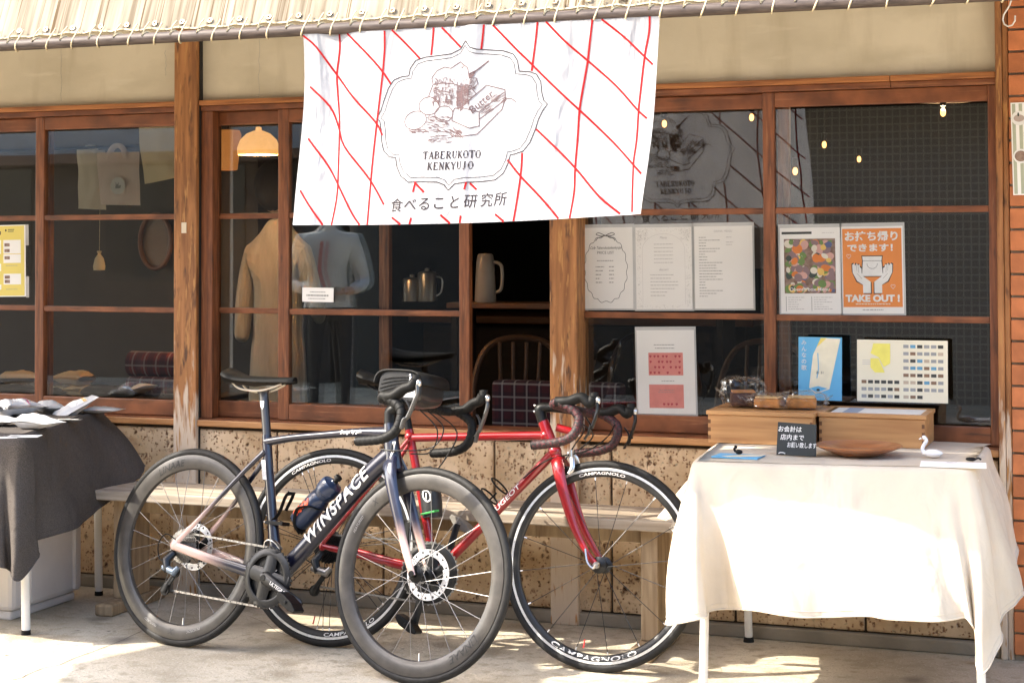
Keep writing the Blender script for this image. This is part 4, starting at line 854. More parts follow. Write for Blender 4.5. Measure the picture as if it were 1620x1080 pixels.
tc1 = drape(st1, [(-.475, -.055), (-.6, -.045), (-.8, -.045), (-1.0, -.05), (-1.2, -.05), (-1.33, -.05)], ZT1+.004, 6, 'tablecloth', cream, .045, 3.3, rows=34, creases=((84, 1.0, -.012), (86, 2.2, .012), (72, 4, .02), (98, 4, -.02), (104, 3, .022)))
tag(tc1, 'cream cotton tablecloth draped over the right-hand table', 'tablecloth')
charc = cloth('charcoal_linen', (.060, .052, .047), .03, .95, 420, var=.0, c2=(.112, .098, .089), sc=320)
ZT2 = .712
wrinkle(charc, 5, .02)
lt_ = thing('folding_table', 'white-legged folding table under the charcoal cloth at the left edge', 'table', (-4.3, -.45, 0))
m = MB(); m.prism([(-5.1, -.88), (-3.71, -.86), (-3.94, -.09), (-5.1, -.09)], lambda a, b, w: Vector((a, b, w)), .676, .704); m.build('tabletop', white_metal, lt_, bevel=.004)
for (a, b) in ((-3.713, -.807), (-5.0, -.8), (-3.86, -.14), (-5.0, -.14)):
    m = MB(); m.tube([(a, b, .016), (a-.02, b+.01, .676)], .0155, 14); lg = m.build('leg', white_metal, lt_, smooth=True)
    m = MB(); m.tube([(a, b, 0), (a, b, .017)], [.017, .0165], 14); m.build('rubber_foot', matte_black, lg, smooth=True)
st2 = [((-3.90, -.045), at(232, 736, -.06)), ((-3.87, -.14), at(222, 752, -.13)), ((-3.84, -.25), at(196, 770, -.24)), ((-3.80, -.38), at(165, 797, -.38)), ((-3.765, -.50), at(140, 818, -.50)), ((-3.73, -.62), at(115, 834, -.62)), ((-3.69, -.74), at(85, 846, -.74)), ((-3.66, -.84), at(52, 860, -.83)),
       ((-3.650, -.885), at(56, 880, -.87)), ((-3.650, -.905), at(30, 915, -.96)), ((-3.665, -.918), at(18, 912, -.99)), ((-3.70, -.925), at(10, 903, -.95)), ((-3.76, -.930), at(0, 895, -.97)), ((-3.9, -.935), at(-75, 890, -.99)), ((-4.1, -.94), at(-190, 880, -.98)), ((-4.4, -.945), at(-340, 870, -1.0)), ((-4.8, -.95), at(-600, 870, -1.0)), ((-5.15, -.95), at(-780, 870, -1.0))]
tc2 = drape(st2, [(-5.15, -.045), (-4.8, -.04), (-4.4, -.04), (-4.1, -.04)], ZT2+.004, 6, 'tablecloth', charc, .030, 7.7)
tag(tc2, 'charcoal linen tablecloth draped over the left-hand table', 'tablecloth')
# translucent storage box under the left table
sb = thing('storage_box', 'pale translucent plastic storage box under the left-hand table', 'box', (-4.3, -.45, 0))
poly_m = mat('milky_plastic', (.66, .62, .60), .35, var=.05); 
m = MB(); m.box(-4.75, -3.88, -.66, -.22, .035, .30); m.build('box_body', poly_m, sb, bevel=.02)
m = MB(); m.box(-4.77, -3.862, -.675, -.205, .302, .33); m.build('lid', poly_m, sb, bevel=.008)
m = MB(); m.box(-4.75, -3.90, -.64, -.24, .0, .034); m.build('base', poly_m, sb, bevel=.008)
for x_ in (-3.895,):
    for y_ in (-.60, -.56, -.28): m = MB(); m.box(x_+.012, x_+.028, y_-.008, y_+.008, .05, .29); m.build('rib', poly_m, sb, bevel=.004)
# ------------------------------------------------------------------ pouches
def pouch(name, label, cat, mt, c, L_, Wd, T_, rz=0, tilt=0, roll=0, label_mt=None, lab=None, seed=1, group=None, box=.0, stripe=None):
    t = thing(name, label, cat, c, group)
    M = Matrix.Rotation(rz, 4, 'Z') @ Matrix.Rotation(tilt, 4, 'Y') @ Matrix.Rotation(roll, 4, 'X')
    t.matrix_world = Matrix.Translation(c) @ M; OFF[t.name] = Vector((0, 0, 0))
    def prof(u): # thickness along length: sealed flat end at u=1, gusset base at u=0
        return (min(1, (u+.02)/.14)**.5)*(1-max(0, (u-.45)/.55)**1.4)
    def fn(top):
        def f(u, v):
            w = Wd*(1-.10*math.sin(u*PI)*.6); th = T_*max(.02, prof(u))*(math.sin(max(0.0, min(1.0, v))*PI)**.45)
            n = mnoise.noise(Vector((u*4+seed, v*4, seed*3.1)))+.6*abs(mnoise.noise(Vector((u*9+seed, v*9, seed))))
            z = th*.5*(1 if top else -1)*(1+.35*n)
            return Vector(((u-.5)*L_, (v-.5)*w, z+T_*.5*(.96 if not top else 1)))
        return f
    m = MB(); m.grid(18, 12, fn(True)); n = 18*12; m.grid(18, 12, fn(False))
    o = m.build('pouch_body', mt, t, smooth=True); w = o.modifiers.new('weld', 'WELD'); w.merge_threshold = T_*.03
    if lab:
        for (u0, u1, v0, v1, lm) in lab:
            m = MB(); f = fn(True); m.grid(8, 8, lambda a, b: f(u0+(u1-u0)*a, v0+(v1-v0)*b)+Vector((0, 0, .0012))); m.build('pouch_label', lm, t, smooth=True)
    return t
foil = mat('white_foil_pouch', (.62, .63, .65), .42, var=.05, sc=10, bump=.2, bsc=14, bd=.006)
foil2 = mat('silver_grey_pouch', (.50, .52, .54), .36, .1, var=.07, sc=10, bump=.3, bsc=16, bd=.006)
kraft = mat('kraft_paper', (.74, .50, .26), .75, var=.08, bump=.3, bsc=16, bd=.005); darkp = mat('black_foil_pouch', (.020, .021, .024), .4, var=.15, bump=.3, bsc=16, bd=.005)
yel = plain('yellow_print', (.82, .50, .02), .5); mag = plain('magenta_print', (.55, .04, .17), .5); blu = plain('blue_print', (.22, .36, .70), .5); crm = plain('cream_label', (.70, .60, .42), .6)
ZL = ZT2+.006
def on(x, y, z=ZL): return gr(x, y, z)
G1 = 'coffee pouches laid on the charcoal cloth'
pouch('coffee_pouch', 'bulky white pouch with a magenta stripe at the left end of the charcoal cloth', 'pouch', foil, on(32, 656)+Vector((0, 0, 0)), .19, .115, .062, R(62), 0, 0, lab=[(.55, .60, .04, .96, mag)], seed=2, group=G1)
pouch('coffee_pouch', 'small crumpled silver pouch between two white ones on the charcoal cloth', 'pouch', foil2, on(80, 652), .13, .085, .045, R(-35), seed=5, group=G1)
pouch('coffee_pouch', 'white pouch with a yellow-striped label propped up at the back of the charcoal cloth', 'pouch', foil, on(122, 653)+Vector((0, 0, .0)), .185, .115, .045, R(48), R(-28), 0, lab=[(.40, .78, .12, .80, paper), (.70, .77, .12, .80, yel)], seed=8, group=G1)
pouch('coffee_pouch', 'flat grey pouch behind the propped white one, near the table corner', 'pouch', foil2, on(165, 652), .14, .10, .022, R(10), seed=11, group=G1)
pouch('coffee_pouch', 'white crumpled pouch at the front edge of the charcoal cloth', 'pouch', foil, on(62, 678), .17, .10, .050, R(-12), seed=14, group=G1)
pouch('coffee_pouch', 'white pouch cut off by the left picture edge on the charcoal cloth', 'pouch', foil, on(-2, 672), .15, .10, .035, R(5), seed=17, group=G1)
def card(name, label, c, w, h, rz, mt, th=.0015, cat='card', group=None):
    t = thing(name, label, cat, c, group); t.matrix_world = Matrix.Translation(c) @ Matrix.Rotation(rz, 4, 'Z'); OFF[t.name] = Vector((0, 0, 0))
    m = MB(); m.box(-w/2, w/2, -h/2, h/2, 0, th); m.build('card_sheet', mt, t)
    return t, (lambda a, b, hh: Vector((a, b, th+hh)))
t, S = card('price_card', 'white printed card lying in front of the pouches on the charcoal cloth', on(38, 690), .11, .065, R(20), paper, group='printed cards on the charcoal cloth')
m = MB()
for k in range(3): pr_rect(m, S, -.045, .015-.012*k, .05-.008*k, .004, .0004)
m.build('printed_text', ink_grey, t)
t, S = card('price_card', 'small white printed card with an orange corner at the front of the charcoal cloth', on(8, 692), .08, .05, R(35), paper, group='printed cards on the charcoal cloth')
m = MB(); pr_rect(m, S, -.035, .008, .03, .006, .0004); m.build('printed_mark', yel, t)
t, S = card('price_card', 'black and white tag under the propped pouch on the charcoal cloth', on(108, 664), .10, .04, R(12), plain('dark_card', (.05, .05, .05), .5), group='printed cards on the charcoal cloth')
m = MB(); pr_rect(m, S, -.045, .004, .08, .012, .0004); m.build('printed_text', paper, t)
# ------------------------------------------------------------------ things on the cream table
Z1 = ZT1+.005
def crate(label, x0, x1, y0, y1, h):
    t = thing('wooden_box', label, 'box', ((x0+x1)/2, (y0+y1)/2, Z1), 'wooden boxes with glass lids'); w = .010; z0 = Z1+.001; z1 = Z1+h
    for a in ((x0, x1, y0, y0+w), (x0, x1, y1-w, y1)): m = MB(); m.box(a[0], a[1], a[2], a[3], z0, z1-.014); m.build('side_board', wood_box, t, bevel=.0015)
    for a in ((x0, x0+w, y0+w, y1-w), (x1-w, x1, y0+w, y1-w)): m = MB(); m.box(a[0]+.0005, a[1]-.0005, a[2], a[3], z0, z1-.0142); m.build('end_board', wood_box, t, bevel=.0015)
    m = MB(); m.box(x0+w, x1-w, y0+w, y1-w, z0, z0+.006); m.build('bottom_board', wood_box, t)
    # finger joints: dark end grain let into the front corners
    fj = mat('end_grain', (.17, .07, .025), .6, var=.2) if 'end_grain' not in MATS else MATS['end_grain']
    for xx in (x0+.0005, x1-w-.0005+.0005):
        for k in range(3):
            m = MB(); zz = z0+.012+k*(h-.03)/3; m.box(xx, xx+w-.001, y0-.0006, y0+.001, zz, zz+(h-.03)/6); m.build('finger_joint', fj, t)
    fw_ = .022; a0, a1, b0_, b1_ = x0-.005, x1+.005, y0-.006, y1+.004
    for q in ((a0, a1, b0_, b0_+fw_), (a0, a1, b1_-fw_, b1_)): m = MB(); m.box(q[0], q[1], q[2], q[3], z1-.0135, z1); m.build('lid_rail', wood_box, t, bevel=.0015)
    for q in ((a0, a0+fw_, b0_+fw_, b1_-fw_), (a1-fw_, a1, b0_+fw_, b1_-fw_)): m = MB(); m.box(q[0], q[1], q[2]+.0002, q[3]-.0002, z1-.0133, z1-.0003); m.build('lid_stile', wood_box, t, bevel=.0015)
    m = MB(); m.box(a0+fw_-.003, a1-fw_+.003, b0_+fw_-.003, b1_-fw_+.003, z1-.008, z1-.005); m.build('lid_glass', glass, t)
    return t, (a0+fw_, a1-fw_, b0_+fw_, b1_-fw_, z1)
pa = at(1126, 706, -.33); pb = at(1292, 706, -.33); pc = at(1470, 706, -.35)
X1a, X1b, X2a, X2b = -1.362, -1.013, -1.002, -.662
bx1, q1 = crate('left wooden box with a wooden lid, carrying the wrapped cakes', X1a, X1b, -.335, -.055, .108)
m = MB(); m.box(q1[0]+.001, q1[1]-.001, q1[2]+.001, q1[3]-.001, q1[4]-.0045, q1[4]-.001); m.build('lid_panel', wood_box, bx1)
bx2, q2 = crate('right wooden box with a glass lid, beside the brown plate', X2a, X2b, -.285, -.040, .108)
m = MB(); m.box(q2[0]+.012, q2[1]-.002, q2[2]+.002, q2[3]-.002, q2[4]-.0045, q2[4]-.0035); m.build('lid_reflection', paper, bx2)  # white sheet standing in for the pale reflection in the lid glass
m = MB(); m.box(q2[0]+.05, q2[0]+.10, q2[2]+.003, q2[3]-.003, q2[4]-.0034, q2[4]-.003); m.build('lid_reflection_strip', plain('blue_grey_reflection', (.35, .42, .55), .5), bx2)  # blue-grey strip, part of the same painted reflection
cake_m = mat('baked_cake', (.46, .19, .05), .8, var=.25, sc=25, bump=.5, bsc=60); cake_top = mat('pale_cake', (.62, .40, .18), .8, var=.2, sc=25, bump=.5, bsc=60); choc = mat('dark_cake', (.06, .02, .015), .7, var=.2)
def wrapped(label, c, sx, sy, sz, mt, mt2, h, seed, rz):
    t = thing('wrapped_cake', label, 'cake', c, 'wrapped cakes on the wooden box'); t.matrix_world = Matrix.Translation(c) @ Matrix.Rotation(rz, 4, 'Z'); OFF[t.name] = Vector((0, 0, 0))
    m = MB(); m.box(-sx/2, sx/2, -sy/2, sy/2, .004, sz); m.build('cake', mt, t, bevel=.006)
    m = MB(); m.box(-sx*.46, sx*.46, -sy*.46, sy*.46, sz+.0005, sz+.007); m.build('cake_top', mt2, t, bevel=.003)
    def f(u, v):
        th = v*PI; a = 2*PI*u; d = Vector((math.sin(th)*math.cos(a), math.sin(th)*math.sin(a), math.cos(th))); e = 3.5
        rr = (abs(d.x)**e+abs(d.y)**e+abs(d.z)**e)**(-1/e); n = mnoise.noise(d*2.6+Vector((seed, 0, 0)))*.20+abs(mnoise.noise(d*6+Vector((0, seed, 0))))*.22
        return Vector((d.x*rr*sx*.80*(1+n), d.y*rr*sy*.64*(1+n), max(.0015, h*.5+d.z*rr*h*.5*(1+n))))
    m = MB(); m.grid(44, 24, f, wrap=True); o = m.build('cellophane', film, t)
    for s in (-1, 1):
        m = MB(); m.grid(5, 12, lambda u, v: Vector((s*(sx*.74+u*.030), (v-.5)*sy*(1.1+.3*u), h*.42+.012*mnoise.noise(Vector((u*3, v*6, seed+s)))+.02*u))); m.build('wrapper_end', film, t)
    return t
zb = Z1+.108+.001
wrapped('tall wrapped dark cake in cellophane at the left end of the left wooden box', Vector((-1.275, -.19, zb)), .085, .075, .048, choc, cake_m, .095, 3, .3)
wrapped('wrapped golden cake slice in the middle of the left wooden box', Vector((-1.180, -.22, zb)), .088, .070, .034, cake_m, cake_top, .050, 6, -.1)
wrapped('wrapped golden cake slice at the right end of the left wooden box', Vector((-1.075, -.20, zb)), .098, .070, .036, cake_m, cake_top, .058, 9, .15)
# chalk sign
cs_ = thing('chalk_sign', 'small black sign with white handwriting leaning on the wooden boxes', 'sign', gr(1258, 721, Z1)); o0 = gr(1228, 719, Z1+.002); o1 = gr(1291, 722, Z1+.002); uu = (o1-o0); wS = uu.length; uu.normalize(); vv = Vector((0, .10, .995)).normalized(); nn_ = uu.cross(vv).normalized()
if nn_.y > 0: nn_ = -nn_
CS = lambda a, b, h: o0+uu*a+vv*b+nn_*h
m = MB(); m.prism([(0, 0), (wS, 0), (wS, .098), (.004, .102)], CS, -.003, 0); m.build('board', mat('chalkboard', (.022, .026, .026), .6, var=.2), cs_, bevel=.001)
m = MB(); pr_text(m, CS, 'お会計は', .042, .074, .019, .0006, .012, .1); pr_text(m, CS, '店内まで', .050, .049, .019, .0006, .012, .1); pr_text(m, CS, 'お願い致します', .080, .026, .018, .0006, .012, .1, wid=.092); m.build('handwriting', decal_w, cs_)
m = MB(); m.tube([CS(.018+.010*math.cos(a), .0+.006*math.sin(a)*0+.0, .0)+Vector((0, 0, .004+.004*math.sin(a))) for a in [PI*i/8 for i in range(9)]], .0015, 6); m.build('paper_clip', decal_w, cs_)
# plate
pc_ = gr(1358, 714, Z1+.012); plt_ = thing('wooden_plate', 'shallow round brown wooden plate in front of the right wooden box', 'plate', (pc_.x, pc_.y, Z1))
m = MB(); m.lathe([(.0005, .000), (.065, .0005), (.070, .004), (.105, .017), (.132, .028), (.1345, .031), (.132, .033), (.108, .026), (.090, .019), (.082, .014), (.074, .0125), (.0005, .0115)], 72, 'z', (pc_.x, pc_.y, Z1+.001)); m.build('plate_body', wood_plate, plt_, smooth=True)
# swans and papers
porc = mat('white_porcelain', (.80, .79, .78), .2, var=.02, bump=0, coat=.4)
def swan(label, c, s, rz, mt, lie=False, cat='ornament'):
    t = thing('swan_figurine', label, cat, c); t.matrix_world = Matrix.Translation(c) @ Matrix.Rotation(rz, 4, 'Z') @ Matrix.Scale(s, 4); OFF[t.name] = Vector((0, 0, 0))
    def bf(d): return 1+.35*max(0, d.x)**2*(.5 if d.z > 0 else .1)
    m = MB(); m.blob((.006, 0, .013), (.028, .017, .0135), 18, 12, bf); m.tube(spline([(-.020, 0, .012), (-.028, 0, .024), (-.022, 0, .040), (-.015, 0, .052), (-.020, 0, .062), (-.027, 0, .060)], 5), [.009, .008, .0075, .007, .0065]*1+[.006]*14+[.006, .0068, .0072, .0075, .007, .006, .004], 12); m.build('swan_body', mt, t, smooth=True)
    m = MB(); m.tube([(-.031, 0, .060), (-.039, 0, .056)], [.0035, .001], 8); m.build('beak', mt, t, smooth=True)
    return t
t, S = card('swan_leaflet', 'white leaflet with a small black swan at the right front of the cream cloth', gr(1508, 735, Z1+.001), .19, .13, R(5), paper)
m = MB(); pr_rect(m, S, -.02, .045, .03, .004, .0004); pr_rect(m, S, -.02, .036, .02, .003, .0004); m.build('printed_text', ink_grey, t)
swan('white porcelain swan standing on the cream cloth', gr(1473, 723, Z1+.003), .95, R(-8), porc)
m = MB(); 
sw = thing('black_swan_clip', 'tiny black swan lying on the white leaflet', 'ornament', gr(1536, 729, Z1+.004)); cc = gr(1536, 729, Z1+.004); m = MB(); m.blob(cc+Vector((0, 0, .006)), (.016, .010, .006), 12, 8); m.tube(spline([cc+Vector((.012, 0, .006)), cc+Vector((.022, -.004, .010)), cc+Vector((.030, -.002, .006))], 4), .003, 8); m.build('swan_body', black, sw, smooth=True)
sky_b = mat('sky_blue_print', (.13, .42, .68), .5, var=.03, bump=0)
t, S = card('blue_leaflet', 'blue leaflet with a black swan clip at the left front of the cream cloth', gr(1168, 722, Z1+.001), .145, .10, R(-3), sky_b, .003)
m = MB(); pr_poly(m, S, [(-.020, -.048), (.072, .005), (.072, .047), (.0, .020), (-.045, -.030)], .0005); m.build('printed_tube', plain('cream_print', (.78, .72, .55), .5), t)
sw = thing('swan_weight', 'small black swan weight on the blue leaflet', 'ornament', gr(1168, 718, Z1+.005)); cc = gr(1168, 718, Z1+.006); m = MB(); m.blob(cc+Vector((.002, 0, .007)), (.012, .009, .0075), 12, 8); m.tube(spline([cc+Vector((-.008, 0, .007)), cc+Vector((-.013, 0, .016)), cc+Vector((-.006, 0, .022)), cc+Vector((-.012, 0, .024))], 4), [.004]*12+[.002], 8); m.build('swan_body', black, sw, smooth=True)
# picture book and poster board standing behind the boxes
def board(name, label, cat, px, Y, mt, th=.004, lean=.10):
    # px: four photo corners TL, TR, BR, BL read at depth Y
    bl_ = at(*px[3], Y); br = at(*px[2], Y); tl_ = at(*px[0], Y); tr = at(*px[1], Y)
    w = ((br-bl_).length+(tr-tl_).length)/2; h = ((tl_-bl_).length+(tr-br).length)/2
    u = (br-bl_).normalized(); v = (tl_-bl_); v = (v-u*v.dot(u)).normalized(); v = (v+Vector((0, lean, 0))).normalized(); n = u.cross(v).normalized()
    if n.y > 0: n = -n
    t = thing(name, label, cat, (bl_+br)/2)
    S = lambda a, b, hh: bl_+u*a+v*b+n*hh
    m = MB(); m.prism([(0, 0), (w, 0), (w, h), (0, h)], S, -th, 0); m.build('sheet', mt, t)
    return t, S, w, h
def foot_to(zz): pass
t, S, w, h = board('picture_book', 'sky-blue book with a cream tube on its cover, standing behind the left box', 'book', [(1265, 532), (1334, 535), (1331, 634), (1263, 632)], -.075, sky_b, .006, .05)
m = MB(); pr_poly(m, S, [(w*.52, h*.99), (w*.97, h*.98), (w*.72, h*.18), (w*.40, h*.10), (w*.25, h*.20), (w*.34, h*.72)], .0008); m.build('printed_tube', MATS['cream_print'], t)
m = MB(); pr_poly(m, S, [(w*.42, h*.84), (w*.52, h*.99), (w*.66, h*.99), (w*.52, h*.90)], .0012); m.build('printed_mark', plain('soft_yellow_print', (.80, .65, .15), .5), t)
m = MB(); pr_poly(m, S, [(w*.27, h*.19), (w*.42, h*.115), (w*.68, h*.19), (w*.46, h*.225)], .0012); pr_stroke(m, S, [(w*.45, h*.75), (w*.47, h*.5), (w*.43, h*.35)], .003, .0012); m.build('printed_mark', sky_b, t)
m = MB(); pr_ell(m, S, w*.46, h*.165, .006, .004, .0016); pr_text(m, S, 'お 31', w*.50, h*.42, .012, .0014); m.build('printed_mark', ink, t)
m = MB()
for i, ch in enumerate('みんなの歌'): pr_text(m, S, ch, w*.13, h*(.88-.10*i), .019, .0012, .006)
m.build('printed_title', decal_p, t)
t, S, w, h = board('swan_chart', 'cream poster board with a yellow shape and rows of tiny photos behind the right box', 'poster', [(1353, 538), (1497, 538), (1499, 638), (1356, 634)], -.062, paper_cream, .004, .05)
m = MB(); pr_poly(m, S, [(w*.18, h*.94), (w*.37, h*.94), (w*.37, h*.62), (w*.30, h*.56), (w*.24, h*.72), (w*.15, h*.78), (w*.17, h*.86)], .0008); pr_poly(m, S, [(w*.15, h*.70), (w*.24, h*.70), (w*.31, h*.47), (w*.20, h*.47), (w*.15, h*.55)], .0008); m.build('printed_shape', plain('pale_yellow_print', (.80, .72, .15), .5), t)
tiny = [plain('thumb_%s' % n, c, .6) for n, c in (('dark', (.05, .05, .045)), ('grey', (.3, .3, .3)), ('brown', (.22, .13, .08)), ('blue', (.12, .3, .45)), ('sand', (.5, .4, .3)))]
groups = [MB() for _ in tiny]
for r_ in range(8):
    y_ = h*(.93-.116*r_)
    for c_ in range(6 if r_ < 7 else 3): pr_rect(groups[rng.choice((0, 0, 1, 1, 1, 2, 3, 4))], S, w*(.515+.076*c_), y_-.012, w*.058, .011, .0006)
    if r_ >= 5:
        for c_ in range(6): pr_rect(groups[rng.choice((0, 0, 1, 1, 2, 1))], S, w*(.05+.073*c_), y_-.012, w*.055, .011, .0006)
for gg, mm in zip(groups, tiny): gg.build('printed_photo', mm, t)
m = MB()
for k in range(3): pr_rect(m, S, w*.06, h*(.66-.03*k), w*.10, .0018, .0006)
m.build('printed_text', ink_light, t)
# ------------------------------------------------------------------ banner
bt = thing('shop_banner', 'white cotton shop banner with red lines and a drawn emblem hanging from the awning pipe', 'banner', (-1.9, -1.12, 1.43))
BW, BH = 1.163, .602
def ban(a, b, h=0.0):
    u = a/BW; v = b/BH; k = (1-v)
    def pos(u, k):
        k = max(k, 0.0); w = .165+.045*u
        y = PY-.012-w*k**1.35+.016*math.sin(u*8.5+k*2.2)*k**.7+.007*math.sin(u*21+1+k*3)*k**.6+.034*math.exp(-((u-.87-.16*(k-.5))/.05)**2)*k+.014*math.exp(-((u-.10)/.035)**2) - .008*math.exp(-((u-.50)/.02)**2)*(1-k*.3)
        x = -2.471+BW*u+(.048*(1-u))*k+.004*math.sin(k*6+u*4)
        z = (2.036-.003*u)-k*(.606-.026*u)-.010*math.sin(u*PI)*k**2
        return Vector((x, y, z))
    p = pos(u, k)
    if h:
        e = .004; du = pos(u+e, k)-pos(u-e, k); dk = pos(u, k+e)-pos(u, k-e); n = du.cross(dk).normalized()
        if n.y > 0: n = -n
        p = p+n*h
    return p
m = MB(); m.grid(150, 80, lambda u, v: ban(u*BW, v*BH)); m.build('fabric', banner_m, bt, smooth=True)
m = MB(); m.grid(60, 8, lambda u, v: Vector((-2.471+BW*u, PY+.0215*math.cos(.2+v*3.6)*-1, PZ-.004+.0215*math.sin(.2+v*3.6)*-1+.0))); 
Q = [(482, 52), (1047, 25), (1018, 338), (462, 357)]
def bpx(x, y):     # artwork read off the photographed banner's corners
    u, v = .5, .5
    for _ in range(12):
        X = (1-u)*(1-v)*Q[0][0]+u*(1-v)*Q[1][0]+u*v*Q[2][0]+(1-u)*v*Q[3][0]-x; Y = (1-u)*(1-v)*Q[0][1]+u*(1-v)*Q[1][1]+u*v*Q[2][1]+(1-u)*v*Q[3][1]-y
        xu = (1-v)*(Q[1][0]-Q[0][0])+v*(Q[2][0]-Q[3][0]); xv = (1-u)*(Q[3][0]-Q[0][0])+u*(Q[2][0]-Q[1][0]); yu = (1-v)*(Q[1][1]-Q[0][1])+v*(Q[2][1]-Q[3][1]); yv = (1-u)*(Q[3][1]-Q[0][1])+u*(Q[2][1]-Q[1][1])
        D = xu*yv-xv*yu; u -= (X*yv-Y*xv)/D; v -= (Y*xu-X*yu)/D
    return (min(max(u, .0), 1.)*BW, (1-min(max(v, 0.), 1.))*BH)
def A(P): return [bpx(450+x/2.656, y/2.656) for x, y in P]
def Bm(P): return [bpx(600+x/3.859, 60+y/3.859) for x, y in P]
LN = [[(83, 150), (135, 198), (213, 318), (300, 420), (400, 520), (430, 572)], [(275, 138), (370, 240), (425, 305), (460, 355)], [(475, 125), (590, 248)], [(690, 115), (770, 200)],
 [(905, 103), (1000, 205), (1070, 275), (1250, 465), (1350, 575), (1470, 700), (1503, 735)], [(1128, 90), (1200, 170), (1290, 255), (1400, 365), (1480, 465), (1520, 505)], [(1355, 80), (1440, 155), (1500, 220), (1550, 275)],
 [(95, 368), (180, 450), (225, 540), (260, 620), (380, 755), (450, 855)], [(90, 588), (160, 670), (232, 775), (300, 890), (338, 960)], [(63, 805), (110, 870), (163, 957)], [(585, 765), (622, 803)], [(685, 892), (722, 935)], [(488, 905), (525, 948)], [(805, 765), (830, 790)], [(910, 888), (947, 928)],
 [(1080, 545), (1160, 630), (1228, 705), (1330, 820), (1420, 895)], [(960, 670), (1010, 735), (1090, 820), (1170, 908)], [(237, 138), (232, 200), (212, 310), (215, 400), (228, 520), (232, 640), (232, 780), (225, 850), (203, 957)],
 [(443, 128), (437, 200), (425, 300), (412, 420), (400, 560), (385, 760), (374, 957)], [(655, 115), (640, 233)], [(870, 103), (858, 210)], [(1093, 92), (1080, 200), (1067, 300)],
 [(1318, 80), (1305, 160), (1290, 260), (1262, 400), (1250, 470), (1240, 570), (1228, 705), (1228, 800), (1218, 908)], [(1547, 68), (1540, 140), (1520, 235), (1500, 370), (1487, 470), (1478, 600), (1467, 700), (1470, 890)],
 [(588, 760), (577, 803)], [(570, 905), (562, 945)], [(792, 760), (783, 790)], [(768, 893), (764, 933)], [(1020, 642), (1012, 735), (987, 922)]]
redp = cloth('red_textile_print', (.36, .010, .012), .30, .8, 900)
inkp = cloth('dark_textile_print', (.035, .028, .030), .1, .8, 900); inkb = cloth('brown_textile_print', (.13, .085, .085), .2, .8, 900)
def two(mk, mt, name):
    for hh in (.0012, -.0012): m = MB(); mk(m, hh); m.build(name, mt, bt)
def mk(m, hh):
    for P in LN:
        P = A(P); pr_stroke(m, ban, [(p.x, p.y) for p in spline([(a, b, 0) for a, b in P], 4)] if len(P) > 2 else P, .0062, hh, .012)
two(mk, redp, 'red_line_print')
OUT = [(570, 18), (600, 60), (640, 72), (720, 75), (800, 80), (860, 100), (885, 140), (895, 206), (960, 210), (1000, 225), (1025, 270), (1030, 340), (1040, 385), (1060, 408), (1030, 450), (1005, 500), (985, 560), (950, 640), (910, 690), (860, 708), (833, 712), (820, 760), (790, 820), (740, 860), (660, 870), (560, 875), (500, 885), (463, 922), (440, 890), (400, 875), (300, 875), (230, 878), (180, 840), (155, 790), (143, 732), (100, 730), (60, 690), (45, 640), (38, 570), (25, 510), (3, 500), (30, 450), (50, 380), (75, 310), (110, 260), (160, 240), (207, 235), (215, 190), (250, 140), (310, 120), (400, 110), (480, 100), (540, 70), (570, 18)]
INN = [(525+(x-525)*.945, 465+(y-465)*.935) for x, y in OUT]
def mk(m, hh): pr_stroke(m, ban, Bm(OUT), .0028, hh, .01); pr_stroke(m, ban, Bm(INN), .0018, hh, .01)
two(mk, inkp, 'emblem_outline')
